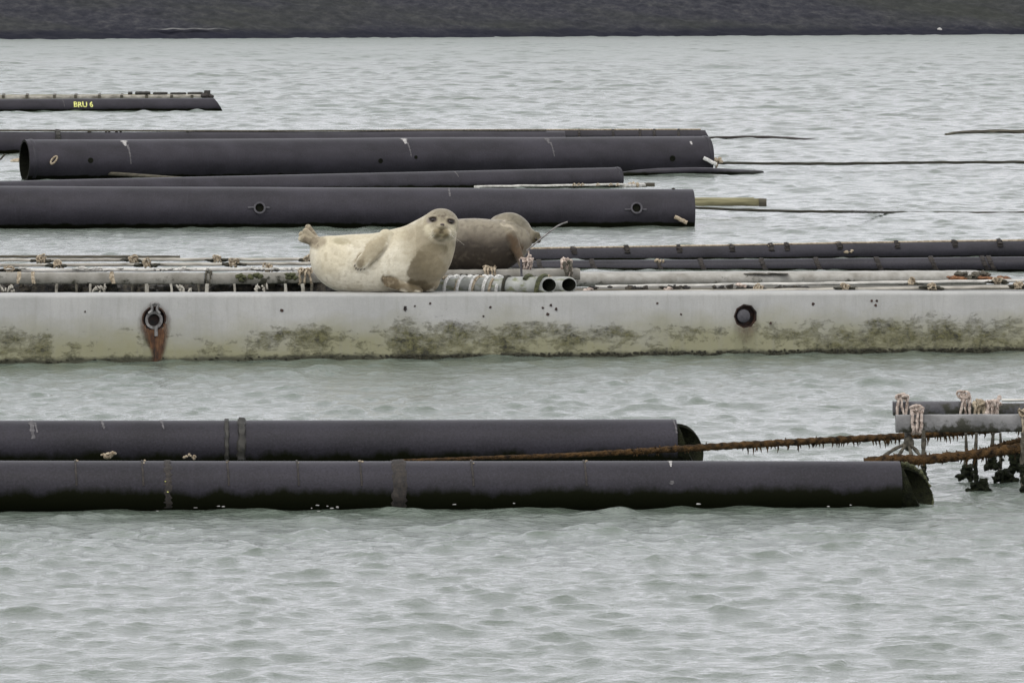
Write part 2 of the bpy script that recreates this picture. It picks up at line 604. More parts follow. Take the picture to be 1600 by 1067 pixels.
def tag(o, label, cat, group=None, kind=None):
    if label:
        o['label'] = label
    if cat:
        o['category'] = cat
    if group:
        o['group'] = group
    if kind:
        o['kind'] = kind
    return o


def empty(name, loc):
    o = bpy.data.objects.new(name, None)
    o.empty_display_size = 0.1
    COL.objects.link(o)
    o.location = loc
    o['_o'] = tuple(loc)
    return o


def spline(pts, step):
    """Catmull-Rom through pts"""
    pts = [Vector(p) for p in pts]
    if len(pts) == 2:
        k = max(2, int((pts[1] - pts[0]).length / step))
        return [pts[0].lerp(pts[1], i / k) for i in range(k + 1)]
    P = [pts[0] * 2 - pts[1]] + pts + [pts[-1] * 2 - pts[-2]]
    res = []
    for i in range(1, len(P) - 2):
        L = (P[i + 1] - P[i]).length
        k = max(1, int(L / step))
        for j in range(k):
            t = j / k
            res.append(0.5 * ((2 * P[i]) + (P[i + 1] - P[i - 1]) * t + (2 * P[i - 1] - 5 * P[i] + 4 * P[i + 1] - P[i + 2]) * t * t + (-P[i - 1] + 3 * P[i] - 3 * P[i + 1] + P[i + 2]) * t ** 3))
    res.append(pts[-1])
    return res


# ------------------------------------------------------------------ water surface
def build_water():
    u_in = np.linspace(-0.112, 0.112, 420)
    outer = np.array([0.13, 0.17, 0.24, 0.4, 0.8, 1.6, 4.0])
    u = np.concatenate([-outer[::-1], u_in, outer])
    ys = [2.0, 8.0, 16.0, 22.0, 25.0, 27.0]
    y = 28.0
    while y < 460:
        ys.append(y)
        y += 0.027 * (y / 34.0)
    ys += [520, 700, 1000]
    Y = np.array(ys)
    X, YY = np.meshgrid(u, Y)
    X = X * np.maximum(YY, 30)
    H = np.zeros_like(X)
    DX = np.zeros_like(X)
    DY = np.zeros_like(X)
    dyg = np.gradient(Y)[:, None] * np.ones_like(X)
    r = np.random.default_rng(5)
    nW = 110
    lam = np.exp(r.uniform(np.log(0.11), np.log(1.05), nW))
    lam = np.concatenate([lam, r.uniform(1.0, 2.4, 30), r.uniform(0.10, 0.26, 34)])
    offshore = np.clip((YY - 95) / 90, 0, 1)
    for iw, L in enumerate(lam):
        th = r.normal(math.radians(100), math.radians(48))
        kx, ky = math.cos(th), math.sin(th)
        k = 2 * math.pi / L
        slope = 0.0200 * (1.0 if L < 0.45 else (0.45 / L) ** 0.7) * (1.0 if L > 0.22 else 0.75)
        A = slope / k
        fade = np.clip((L / dyg - 1.8) / 2.0, 0, 1)
        ph = k * (kx * X + ky * YY) + r.uniform(0, 6.28)
        # short-crestedness: slow modulation across the crest and along travel
        m1 = np.sin((-ky * X + kx * YY) * (k * 0.22) + r.uniform(0, 6.28)) * 0.6 + np.sin((kx * X + ky * YY) * (k * 0.13) + r.uniform(0, 6.28)) * 0.5
        a = A * fade * np.clip(0.45 + 1.35 * m1, 0.08, 2.6)
        if nW <= iw < nW + 30:
            a = a * offshore * 1.5
        H += a * np.cos(ph)
        DX -= 1.2 * a * kx * np.sin(ph)
        DY -= 1.2 * a * ky * np.sin(ph)
    edge = np.clip((0.15 - np.abs(X / np.maximum(YY, 30))) / 0.03, 0, 1) * np.clip((YY - 27) / 2, 0, 1)
    # calmer water in the lee between and around the pontoons
    calm = 1 + 0.35 * np.clip((YY - 75) / 90, 0, 1) + 0.15 * np.exp(-((YY - 54) / 5.0) ** 2)
    sg = H[300:1500].std()
    pk = np.maximum(0, H - 1.5 * sg)
    H = H + 0.6 * pk - 0.2 * np.minimum(0, H + 0.8 * sg)
    H = H * edge * calm
    X = X + DX * edge * calm
    YY = YY + DY * edge * calm
    nr, nc = X.shape
    co = np.stack([X, YY, H], -1).reshape(-1, 3).astype(np.float32)
    idx = np.arange(nr * nc, dtype=np.int32).reshape(nr, nc)
    q = np.stack([idx[:-1, :-1], idx[:-1, 1:], idx[1:, 1:], idx[1:, :-1]], -1).reshape(-1)
    me = bpy.data.meshes.new('water')
    me.vertices.add(nr * nc)
    me.vertices.foreach_set('co', co.reshape(-1))
    nq = len(q) // 4
    me.loops.add(len(q))
    me.loops.foreach_set('vertex_index', q)
    me.polygons.add(nq)
    me.polygons.foreach_set('loop_start', np.arange(nq, dtype=np.int32) * 4)
    me.polygons.foreach_set('loop_total', np.full(nq, 4, dtype=np.int32))
    me.polygons.foreach_set('use_smooth', np.ones(nq, dtype=bool))
    me.update()
    me.validate()
    me.materials.append(M['water'])
    o = bpy.data.objects.new('water', me)
    COL.objects.link(o)
    tag(o, 'choppy pale grey tidal water with small greenish wave faces', 'water', kind='structure')


build_water()


# ------------------------------------------------------------------ far dyke and land
def build_dyke():
    A = onz(-60, 63.0)
    B = onz(1660, 54.2)
    d = (B - A).normalized()
    nrm = Vector((-d.y, d.x, 0))
    c0 = (A + B) / 2
    us = np.concatenate([np.linspace(-500, -46, 40), np.linspace(-45, 45, 460), np.linspace(46, 500, 40)])
    vs_ = np.concatenate([[-1.2], np.linspace(-0.4, 9.0, 70), np.linspace(10, 24, 10), [34, 60, 400, 2500]])
    v, f = [], []
    for b_ in vs_:
        for a_ in us:
            p = c0 + d * a_ + nrm * b_
            if b_ < 24:
                z = 0.31 * b_
            elif b_ <= 34:
                z = 7.5
            else:
                z = 7.5 if b_ < 60 else 4.0
            if b_ < 12:
                z += 0.11 * noise.noise(Vector((p.x * 1.6, p.y * 1.6, 3))) + 0.10 * noise.noise(Vector((p.x * 0.5, p.y * 0.8, 9)))
                z += 0.05 * noise.noise(Vector((p.x * 4.0, p.y * 4.0, 5)))
                p = p + nrm * 0.5 * noise.noise(Vector((p.x * 0.12, 2, 1)))
            v.append((p.x, p.y, z))
    nc = len(us)
    for i in range(len(vs_) - 1):
        for j in range(nc - 1):
            k = i * nc + j
            f.append((k, k + 1, k + nc + 1, k + nc))
    mb = MB()
    mb.add(v, f)
    o = mb.build('terrain', M['dyke'], origin=(0, 0, 0))
    tag(o, 'dark stone dyke slope on the far shore behind the water', 'dyke', kind='structure')
    # pale strip of track on the slope, at the left of the picture
    mb = MB()
    vs2, fs2 = [], []
    n = 60
    for i in range(n + 1):
        a_ = -22 + 4.6 * i / n
        wdt = 0.16 * math.sin(math.pi * i / n) ** 0.5 + 0.02
        for s in (0, 1):
            b_ = 1.0 + 0.06 * math.sin(i * 0.4) + wdt * s
            p = c0 + d * a_ + nrm * b_
            vs2.append((p.x, p.y, 0.31 * b_ + 0.16 + 0.04 * noise.noise(Vector((p.x * 2, 0, s)))))
    for i in range(n):
        k = i * 2
        fs2.append((k, k + 2, k + 3, k + 1))
    mb.add(vs2, fs2)
    o = mb.build('path', M['gravel'])
    tag(o, 'pale strip of gravel along the foot of the far dyke', 'path', kind='structure')
    # a few pale stones at the water's edge
    for (px, py, s, lab) in ((1116, 48, 0.10, 'small pale boulder at the foot of the far dyke, left of the other one'),
                             (1468, 47, 0.10, 'small pale boulder at the foot of the far dyke, nearer the right edge')):
        mb = MB()
        p = at(px, py, 380)
        q_ = onz(px, 55.5)
        k = (3.25 - 0) / 380
        # walk up the slope until the sight line meets it
        y0 = q_.y
        for _ in range(400):
            y0 += 0.05
            pp = at(px, py, y0)
            if pp.z <= 0.31 * max(0, (pp - c0).dot(nrm)) + 0.02:
                break
        mb.ball(pp + Vector((0, 0, 0.02)), (s * 1.3, s, s), 10, 7, lump=0.5, ls=6)
        tag(mb.build('boulder', M['stone']), lab, 'boulder', 'pale boulders on the far shore')


build_dyke()


# ------------------------------------------------------------------ pipes
class Pipe:
    """a hollow floating pipe along X-ish axis; keeps its frame so straps and marks can be laid on it"""

    def __init__(self, name, label, cat, A, B, r, mat, wall=0.02, group=None, bore=None, seg=60, sag=0.0, ends=(True, True), n=40):
        self.A, self.B, self.r = Vector(A), Vector(B), r
        self.L = (self.B - self.A).length
        self.d = (self.B - self.A).normalized()
        self.side = self.d.cross(Vector((0, 0, 1))).normalized()   # towards the camera (-Y)
        self.up = self.side.cross(self.d).normalized()
        self.sag = sag
        self.seed = random.uniform(0, 50)
        mb = MB()
        vs, fs = [], []
        for i in range(seg + 1):
            t = i / seg
            c = self.axis(t)
            for k in range(n):
                a = 2 * math.pi * k / n
                vs.append(c + (self.side * math.cos(a) + self.up * math.sin(a)) * r)
        for i in range(seg):
            for k in range(n):
                p, q = i * n + k, i * n + (k + 1) % n
                fs.append((p, p + n, q + n, q))
        # end annulus and bore wall
        o = len(vs)
        for e, t in enumerate((0.0, 1.0)):
            inward = 0.9 / self.L * (1 if t == 0 else -1)
            for tt_ in (t, t + inward):
                c = self.axis(tt_)
                for k in range(n):
                    a = 2 * math.pi * k / n
                    vs.append(c + (self.side * math.cos(a) + self.up * math.sin(a)) * (r - wall))
            base = o + e * 2 * n
            rim = 0 if t == 0 else seg * n
            for k in range(n):
                k2 = (k + 1) % n
                fs.append((rim + k, rim + k2, base + k2, base + k))
                fs.append((base + k, base + k2, base + n + k2, base + n + k))
            fs.append(tuple(base + n + k for k in range(n)))
        mb.add(vs, fs)
        self.o = mb.build(name, mat, origin=(self.A + self.B) / 2 - Vector((0, 0, r)))
        self.o.data.materials.append(M['pipe_bore'])
        for p_ in self.o.data.polygons:
            if p_.index >= seg * n:
                p_.material_index = 1
        tag(self.o, label, cat, group)

    def axis(self, t):
        p = self.A.lerp(self.B, t)
        x = p.x
        j = self.sag * noise.noise(Vector((x * 0.35, self.seed, 0)))
        return p + Vector((0, 0, j))

    def t_of_px(self, px):
        # parameter at which the pipe crosses photo column px
        lo, hi = -0.5, 1.5
        for _ in range(40):
            m_ = (lo + hi) / 2
            p = self.A.lerp(self.B, m_)
            if 800 + F * p.x / (p.y * math.cos(PITCH) + (CAM_H - p.z) * math.sin(PITCH)) < px:
                lo = m_
            else:
                hi = m_
        return (lo + hi) / 2

    def surf(self, t, ang, off=0.0):
        """ang measured from the camera side (0) up to the top (90)"""
        a = math.radians(ang)
        return self.axis(t) + (self.side * math.cos(a) + self.up * math.sin(a)) * (self.r + off)

    def band(self, px, width, mat, name='strap', thick=0.006, a0=-60, a1=230, ragged=0.0, lump=0.0, lean=0.0):
        t0 = self.t_of_px(px)
        mb = MB()
        vs, fs = [], []
        n = 40
        hw = width / 2 / self.L
        ln = lean / self.L
        for i in range(n + 1):
            a = a0 + (a1 - a0) * i / n
            sh = ln * math.sin(math.radians(a))
            l_ = hw * (1 + random.uniform(-ragged, ragged))
            r_ = hw * (1 + random.uniform(-ragged, ragged))
            th = thick * (1 + random.uniform(-lump, lump))
            if a < -30:
                th *= 0.7
            for tt_, of in ((t0 - l_ + sh, 0.0), (t0 - l_ * 0.7 + sh, th), (t0 + r_ * 0.7 + sh, th * (1 + random.uniform(-lump, lump) * 0.5)), (t0 + r_ + sh, 0.0)):
                vs.append(self.surf(tt_, a, of + 0.001))
        for i in range(n):
            for k in range(3):
                p = i * 4 + k
                fs.append((p, p + 1, p + 5, p + 4))
        mb.add(vs, fs)
        return mb.build(name, mat, self.o)

    def streak(self, px, a_top, a_bot, w_top, w_bot, mat, name='bird_dropping', lean=0.0):
        t0 = self.t_of_px(px)
        mb = MB()
        vs, fs = [], []
        n = 16
        for i in range(n + 1):
            f = i / n
            a = a_top + (a_bot - a_top) * f
            wd = (w_top + (w_bot - w_top) * f) * random.uniform(0.5, 1.3) / self.L / 2
            sh = random.uniform(-0.3, 0.3) * wd + lean * f / self.L
            for s in (-1, 1):
                vs.append(self.surf(t0 + sh + s * wd, a, 0.003))
        for i in range(n):
            p = i * 2
            fs.append((p, p + 1, p + 3, p + 2))
        mb.add(vs, fs)
        return mb.build(name, mat, self.o)

    def tuft(self, px, ang, size, mat, name='weed_tuft', k=5):
        t0 = self.t_of_px(px)
        mb = MB()
        for _ in range(k):
            p = self.surf(t0 + random.uniform(-1, 1) * size / self.L, ang + random.uniform(-12, 12), size * 0.15)
            mb.ball(p, (size * random.uniform(0.3, 0.7), size * 0.4, size * random.uniform(0.25, 0.5)), 8, 6, lump=0.8, ls=30)
        return mb.build(name, mat, self.o)


def floater(name, label, cat, L, R, r, mat, **kw):
    """L, R = (px, y_top, y_waterline); gives a pipe of radius r floating there"""
    ends = []
    for (px, yt, yw) in (L, R):
        w_ = onz(px, yw)
        Yc = w_.y
        for _ in range(4):
            zt = at(px, yt, Yc).z
            zc = zt - r
            Yc = w_.y + math.sqrt(max(1e-4, r * r - zc * zc))
        ends.append(at(px, yt, Yc) - Vector((0, 0, r)))
    return Pipe(name, label, cat, ends[0], ends[1], r, mat, **kw)


PC = 'float pipe'
# --- far left float with yellow lettering
pb = floater('floating_pipe', 'far black float pipe with yellow lettering and a row of black floats on top', PC,
             (-60, 155.5, 175.5), (332, 153.5, 173.5), 0.19, M['pipe_far'], seg=40)
# slanted nose
mb = MB()
vs, fs = [], []
n = 32
for i, (L_, dummy) in enumerate(((0.0, 0), (1.0, 0))):
    for k in range(n):
        a = 2 * math.pi * k / n
        ext = (0.30 * (1 - math.sin(a)) / 2 * 0.8 + 0.02) * L_
        vs.append(pb.axis(1.0) + (pb.side * math.cos(a) + pb.up * math.sin(a)) * pb.r * 0.995 + pb.d * (ext))
for k in range(n):
    fs.append((k, k + n, (k + 1) % n + n, (k + 1) % n))
fs.append(tuple(n + k for k in range(n)))
mb.add(vs, fs)
mb.build('pipe_nose', M['pipe_far'], pb.o)
pb.streak(96, 80, 0, 0.02, 0.015, M['faint_dropping'], 'scratch', 0.04)


def pipe_text(P, s, px0, px1, ang_c, height, mat):
    cu = bpy.data.curves.new('txt', 'FONT')
    cu.body = s
    cu.size = 1.0
    cu.offset = 0.022
    cu.fill_mode = 'FRONT'
    cu.resolution_u = 3
    to = bpy.data.objects.new('txt', cu)
    COL.objects.link(to)
    bpy.context.view_layer.update()
    dg = bpy.context.evaluated_depsgraph_get()
    me = bpy.data.meshes.new_from_object(to.evaluated_get(dg))
    bpy.data.objects.remove(to)
    bm = bmesh.new()
    bm.from_mesh(me)
    bmesh.ops.triangulate(bm, faces=bm.faces)
    for _ in range(2):
        bmesh.ops.subdivide_edges(bm, edges=bm.edges, cuts=1, use_grid_fill=False)
        bmesh.ops.triangulate(bm, faces=bm.faces)
    xs = [v.co.x for v in bm.verts]
    ysx = [v.co.y for v in bm.verts]
    x0, x1, y0, y1 = min(xs), max(xs), min(ysx), max(ysx)
    t0, t1 = P.t_of_px(px0), P.t_of_px(px1)
    vs = []
    bm.verts.ensure_lookup_table()
    for v in bm.verts:
        fx = (v.co.x - x0) / (x1 - x0)
        fy = (v.co.y - y0) / (y1 - y0) - 0.5
        a = ang_c + math.degrees(fy * height / P.r)
        wob = 0.006 * math.sin(fx * 17)
        vs.append(P.surf(t0 + (t1 - t0) * fx, a + math.degrees(wob / P.r), 0.004))
    fs = [tuple(v.index for v in f.verts) for f in bm.faces]
    bm.free()
    mb = MB()
    mb.add(vs, fs)
    return mb.build('painted_lettering', mat, P.o, smooth=False)


pipe_text(pb, 'BRU 6', 113, 143, 18, 0.14, M['yellow_paint'])

# timber frame just behind that float, with dark floats standing on it
root = empty('timber_frame', at(120, 156, 171.0))
Yf = 171.0
mb = MB().beam(at(-60, 153, Yf), at(330, 150.5, Yf), 0.10, 0.085, 0.01, 30, rough=0.006)
mb.build('long_timber', M['rail'], root)
mb = MB().beam(at(-60, 150, Yf + 0.7), at(325, 148, Yf + 0.7), 0.08, 0.03, 0.008, 30, rough=0.004)
mb.build('back_timber', M['wood'], root)
for px in (5, 42, 85, 118, 155, 190, 229, 268, 300):
    mb = MB().beam(at(px, 151.5, Yf - 0.12), at(px + 1, 149, Yf + 0.8), 0.07, 0.08, 0.01)
    mb.build('cross_timber', M['wood_dark'], root)
tag(root, 'pale timber frame lying behind the far pipe with yellow lettering', 'timber frame')
for i, (a_, b_, hgt, lab) in enumerate(((200, 207, 5.0, 'short black float at the left end of the row on the far timber frame'),
                                        (211, 235, 5.5, 'long black float on the far timber frame, leftmost of the four long ones'),
                                        (239, 262, 4.5, 'long black float on the far timber frame, second of the four long ones'),
                                        (266, 291, 4.0, 'long black float on the far timber frame, third of the four long ones'),
                                        (293, 317, 4.5, 'long black float on the far timber frame, rightmost of the four long ones'))):
    yb = 149.0
    mb = MB()
    A_, B_ = at(a_, yb - hgt / 2 - 0.3, Yf), at(b_, yb - hgt / 2 - 0.6, Yf)
    k = 10
    pts = [A_.lerp(B_, j / k) for j in range(k + 1)]
    rad = hgt / 2 / (F / Yf)
    rs = [rad * (0.75 if j in (0, k) else 1.0) * random.uniform(0.93, 1.05) for j in range(k + 1)]
    mb.tube(pts, rs, 12)
    tag(mb.build('block_float', M['float_dark']), lab, 'float', 'black floats on the far timber frame')
root = empty('mooring_post', at(324, 153, Yf - 0.15))
MB().beam(at(324, 156, Yf - 0.15), at(324, 141.5, Yf - 0.15), 0.13, 0.15, 0.02, 4, rough=0.008).build('post', M['float_dark'], root)
MB().ball(at(320, 150, Yf - 0.2), (0.09, 0.09, 0.07), lump=0.4, ls=20).ball(at(330, 151, Yf - 0.2), (0.06, 0.06, 0.05), lump=0.4, ls=20).build('rope_knot', M['strap'], root)
tag(root, 'stubby black post at the right end of the far timber frame', 'post')

# --- second row: long pipes behind the big one
p1 = floater('floating_pipe', 'black float pipe behind the longest thick one, reaching left out of the picture', PC,
             (-80, 206, 240.5), (882, 206, 238), 0.235, M['pipe_far'], seg=60, sag=0.02)
for px, wd in ((90, 0.09),):
    p1.band(px, 0.1, M['float_dark'], 'pipe_clamp', 0.05, -20, 200, 0.1, 0.3)
for px in (140, 170, 185, 290, 340):
    p1.tuft(px, 88, 0.05, M['weed'], k=2)
MB().tube([p1.surf(0, 86, 0.02), p1.surf(0.5, 86, 0.015), p1.surf(0.97, 86, 0.02)], 0.018, 6).build('top_rope', M['rope_drop'], p1.o)
p1b = floater('floating_pipe', 'narrow black float pipe furthest back, its slanted right end just past the longest thick pipe', PC,
              (600, 204.5, 218.0), (1100, 203.5, 218.0), 0.12, M['pipe_far'], seg=40)
mb = MB()
vs, fs = [], []
n = 24
for i in range(2):
    for k in range(n):
        a = 2 * math.pi * k / n
        ext = i * (0.02 + 0.10 * (1 - math.sin(a)) / 2 * 1.3)
        vs.append(p1b.axis(1.0) + (p1b.side * math.cos(a) + p1b.up * math.sin(a)) * p1b.r * 0.99 + p1b.d * ext)
for k in range(n):
    fs.append((k, k + n, (k + 1) % n + n, (k + 1) % n))
fs.append(tuple(n + k for k in range(n)))
MB().add(vs, fs).build('pipe_nose', M['pipe_far'], p1b.o)
for px in (905, 958, 1000, 1022, 1060):
    p1b.band(px, 0.05, M['strap'], 'strap', 0.02, -60, 230, 0.3, 0.5)
MB().tube([p1b.surf(0, 88, 0.012), p1b.surf(0.99, 88, 0.012)], 0.014, 6).build('top_rope', M['rope_tan'], p1b.o)

# --- the big pipe
p2 = floater('floating_pipe', 'longest thick black pipe with white droppings, both of its ends in view', PC,
             (38, 218.5, 281), (1105, 213.5, 271.0), 0.335, M['pipe_far'], seg=80, sag=0.012, wall=0.035)
p2.band(48, 0.06, M['pipe_mid'], 'end_collar', 0.008, -80, 260)
p2.band(1101, 0.05, M['pipe_mid'], 'end_collar', 0.008, -80, 260)
for px in (190, 627, 850):
    p2.streak(px, 72, 45, 0.11, 0.03, M['dropping' if px != 850 else 'faint_dropping'])
    p2.streak(px + 3, 50, 5 if px != 190 else -8, 0.035, 0.015, M['faint_dropping'], lean=0.03)
p2.streak(1072, 50, 38, 0.05, 0.03, M['dropping'])


def hole(P, px, ang, rad, name='drain_hole', rim=None, mat=None):
    """short socket standing out of a pipe wall"""
    t = P.t_of_px(px)
    c = P.surf(t, ang, 0.0)
    a = math.radians(ang)
    nrm = (P.side * math.cos(a) + P.up * math.sin(a))
    u_ = P.d
    v_ = nrm.cross(u_)
    mb = MB()
    n = 20
    vs, fs = [], []
    rings = [(rad * 1.25, -0.01), (rad * 1.25, 0.03), (rad * 0.9, 0.03), (rad * 0.88, 0.004)] if rim else [(rad, 0.002)]
    for rr, of in rings:
        for k in range(n):
            q = 2 * math.pi * k / n
            vs.append(c + nrm * of + (u_ * math.cos(q) + v_ * math.sin(q)) * rr)
    for i in range(len(rings) - 1):
        for k in range(n):
            fs.append((i * n + k, i * n + (k + 1) % n, (i + 1) * n + (k + 1) % n, (i + 1) * n + k))
    if not rim:
        fs.append(tuple(range(n)))
        MB().add(vs, fs).build(name, M['pipe_bore'], P.o)
        return
    ob = MB().add(vs, fs).build(name, rim, P.o)
    vs2 = [c + nrm * 0.006 + (u_ * math.cos(2 * math.pi * k / n) + v_ * math.sin(2 * math.pi * k / n)) * rad * 0.9 for k in range(n)]
    MB().add(vs2, [tuple(range(n))]).build('bore', M['pipe_bore'], ob)
    return ob


hole(p2, 133, 2, 0.045)
hole(p2, 1040, -3, 0.05)
hole(p2, 585, -5, 0.04)
hole(p2, 640, 4, 0.03)


def loop_tie(P, px, ang, size, mat, name='tie_loop', tilt=0.5):
    t = P.t_of_px(px)
    c = P.surf(t, ang, 0.03)
    mb = MB()
    for s in range(1):
        pts = []
        for k in range(17):
            q = 2 * math.pi * k / 16
            pts.append(c + P.d * (math.cos(q) * size * 0.5 + 0.4 * size * s) + P.up * (math.sin(q) * size * 0.8) + P.d * math.sin(q) * size * tilt + P.side * 0.01 * s)
        mb.tube(pts, 0.016, 6)
    mb.build(name, mat, P.o)


loop_tie(p2, 75, 3, 0.075, M['rope_tan'])
# flat bent plate at the far right end of both thick pipes


def plate(P, px0, a0, px1, a1, wdt, mat, name='pale_plank'):
    A_ = P.surf(P.t_of_px(px0), a0, 0.04)
    B_ = P.surf(P.t_of_px(px1), a1, 0.09)
    MB().beam(A_, B_, 0.035, wdt, 0.008, 6, rough=0.004).build(name, mat, P.o)


plate(p2, 1087, -2, 1106, -16, 0.06, M['rope_white'])

# thin pipe lying in front of the left foot of that pipe
q0, q1 = at(84, 267, 113.5), at(290, 280, 112.0)
mb = MB().tube(spline([q0, q0.lerp(q1, 0.5) + Vector((0, 0, 0.01)), q1], 0.3), 0.03, 8)
tag(mb.build('thin_pipe', M['wood_dark']), 'thin brown pole slanting along the foot of the longest thick pipe', 'pole')
# dark strip awash at the right foot
mb = MB().tube(spline([at(960, 272, 114.9) - Vector((0, 0, 0.02)), at(1030, 268, 114.5), at(1090, 266.5, 114.5), at(1135, 268.5, 115), onz(1190, 271.3)], 0.2), 0.05, 8, jit=0.08)
tag(mb.build('sunken_boom', M['pipe_far']), 'half sunken dark boom at the right foot of the longest thick pipe', 'boom')

# ropes running right over the water from the far pipes


def long_rope(name, label, pts, r, mat, lobes=3, twist=20, step=0.12, jit=0.0, cat='rope', n=8):
    mb = MB().tube(spline(pts, step), r, n, lobes=lobes, twist=twist, jit=jit)
    o = mb.build(name, mat)
    tag(o, label, cat)
    return o


long_rope('mooring_rope', 'taut dark mooring rope stretching right from the end of the longest thick pipe',
          [at(1102, 252, 117), at(1130, 255, 117), at(1300, 256, 117.5), at(1450, 254.3, 118.5), at(1640, 253.5, 119)], 0.026, M['weed'], jit=0.15)
mb = MB()
for (px, py, s) in ((1112, 252, 0.035), (1118, 251.5, 0.045), (1124, 252, 0.05), (1119, 258, 0.03)):
    mb.ball(at(px, py, 116.6), s * 1.1, 8, 6, lump=0.6, ls=20)
mb.tube([at(1119, 251, 116.6), at(1119, 268, 116.6)], 0.016, 6)
tag(mb.build('rope_knot', M['rope_tan']), 'pale knot on the rope beside the right end of the longest thick pipe', 'knot')
long_rope('floating_rope', 'thin dark rope floating on the water right of the furthest narrow pipe',
          [onz(1100, 217.5) + Vector((0, 0, 0.02)), onz(1180, 217.2) + Vector((0, 0, 0.035)), onz(1230, 217.8) + Vector((0, 0, 0.02)), onz(1278, 219) + Vector((0, 0, -0.01))], 0.03, M['strap'])
long_rope('floating_rope', 'thin dark boom floating near the right edge, far back on the water',
          [onz(1478, 210.5) + Vector((0, 0, -0.01)), onz(1500, 210) + Vector((0, 0, 0.03)), onz(1560, 208.5) + Vector((0, 0, 0.035)), onz(1660, 208.8) + Vector((0, 0, 0.03))], 0.045, M['wood_dark'])
long_rope('mooring_rope', 'thin dark rope sagging into the water right of the front thick pipe',
          [at(1075, 324, 92.5), at(1140, 327.5, 92.5), at(1250, 330.5, 92.3), at(1330, 331, 92.5), onz(1400, 332.2), onz(1520, 332.5) + Vector((0, 0, -0.004)), onz(1640, 332.5)], 0.020, M['weed'], jit=0.15)

# tangle of ropes and stubs at the left, behind the big pipe
root = empty('rope_tangle', at(15, 272, 124))
mb = MB()
for i in range(16):
    px = random.uniform(-30, 37)
    p = at(px, random.uniform(252, 262), 124 + random.uniform(-1, 1))
    mb.ball(p, (random.uniform(0.04, 0.12), 0.07, random.uniform(0.04, 0.10)), 8, 6, lump=0.8, ls=12)
    if i % 3 == 0:
        mb.tube([p, p + Vector((random.uniform(-0.06, 0.06), 0, -0.2))], 0.02, 6)
mb.build('rope_heap', M['rope_tan'], root)['kind'] = 'stuff'
MB().tube(spline([at(-30, 262, 124), at(5, 258, 124), at(38, 262, 124)], 0.1), 0.05, 8, jit=0.2).build('weedy_boom', M['weed'], root)
MB().tube([at(0, 250, 124), at(8, 241, 124)], 0.018, 6).build('stub', M['weed'], root)
tag(root, 'heap of tan rope at the left edge beside the longest thick pipe', 'rope heap')

# --- smaller pipe between the two thick ones
p3 = floater('floating_pipe', 'slimmer black pipe slanting between the two thick pipes, open right end', PC,
             (-80, 285, 305), (968, 261.5, 292.5), 0.175, M['pipe_far'], seg=60, wall=0.02, sag=0.008)
p3.streak(708, 70, 30, 0.03, 0.01, M['faint_dropping'], lean=0.03)
p3.band(964, 0.05, M['pipe_mid'], 'end_collar', 0.006, -80, 260)
# planks with bits of rope just in front of it
root = empty('floating_plank', at(900, 296, 101))
MB().beam(at(745, 291.8, 101.0), at(970, 288.6, 103.0), 0.12, 0.03, 0.008, 20, rough=0.004).build('plank', M['rail_white'], root)
mb = MB()
for px in (898, 905, 911, 935, 955, 966):
    mb.tube(spline([at(px - 3, 291, 101.6), at(px - 1, 287, 101.6), at(px + 2, 290, 101.6)], 0.02), 0.012, 6)
mb.build('rope_end', M['rope_tan'], root)
tag(root, 'pale plank with rope ends in front of the slimmer slanting pipe', 'plank')
root = empty('floating_plank', at(1000, 291, 104))
MB().beam(at(972, 290.5, 103), at(1004, 289.3, 104), 0.12, 0.05, 0.008, 8, rough=0.01).build('plank', M['rail_white'], root)
MB().beam(at(1001, 288.7, 104), at(1023, 288.7, 104), 0.12, 0.055, 0.01, 4, rough=0.003).build('wood_block', M['wood_dark'], root)
mb = MB()
for px in (984, 990, 996):
    mb.ball(at(px, 288.5, 103.5), 0.03, 8, 6, lump=0.7, ls=20)
mb.build('rope_end', M['rope_tan'], root)
tag(root, 'short pale plank with a brown block, beyond the end of the slanting pipe', 'plank')

# --- front thick pipe
p4 = floater('floating_pipe', 'thick black pipe with two round sockets on its side, behind the pale seal', PC,
             (-80, 290.5, 358), (1082, 295.5, 354), 0.30, M['pipe_far'], seg=80, sag=0.012, wall=0.03)
hole(p4, 403, 8, 0.062, 'socket', M['plug'])
hole(p4, 990, 12, 0.062, 'socket', M['plug'])
for px0 in (403, 990):
    t_ = p4.t_of_px(px0)
    MB().beam(p4.surf(t_ - 0.15 / p4.L, 8, 0.006), p4.surf(t_ - 0.07 / p4.L, 9, 0.012), 0.012, 0.025, 0.003).build('socket_lug', M['plug'], p4.o)
    MB().beam(p4.surf(t_ + 0.07 / p4.L, 9, 0.012), p4.surf(t_ + 0.13 / p4.L, 8, 0.006), 0.012, 0.025, 0.003).build('socket_lug', M['plug'], p4.o)
plate(p4, 1049, -8, 1068, -18, 0.05, M['rope_tan'])
p4.tuft(1055, 80, 0.03, M['weed'], k=2)
p4.streak(700, 85, 40, 0.03, 0.02, M['faint_dropping'])
# timber beyond its right end
root = empty('floating_timber', at(1140, 322, 95.5))
MB().beam(at(1076, 316.0, 95.5), at(1196, 316.2, 95.5), 0.14, 0.10, 0.01, 16, rough=0.003).build('timber', M['wood'], root)
MB().beam(at(1076, 310.4, 95.8), at(1178, 310.4, 95.8), 0.1, 0.022, 0.006, 10, rough=0.002).build('batten', M['wood'], root)
MB().beam(at(1186, 316.6, 95.4), at(1197.5, 316.6, 95.4), 0.15, 0.104, 0.01).build('end_block', M['wood_dark'], root)
tag(root, 'greenish timber beam sticking out past the right end of the socketed pipe', 'timber')

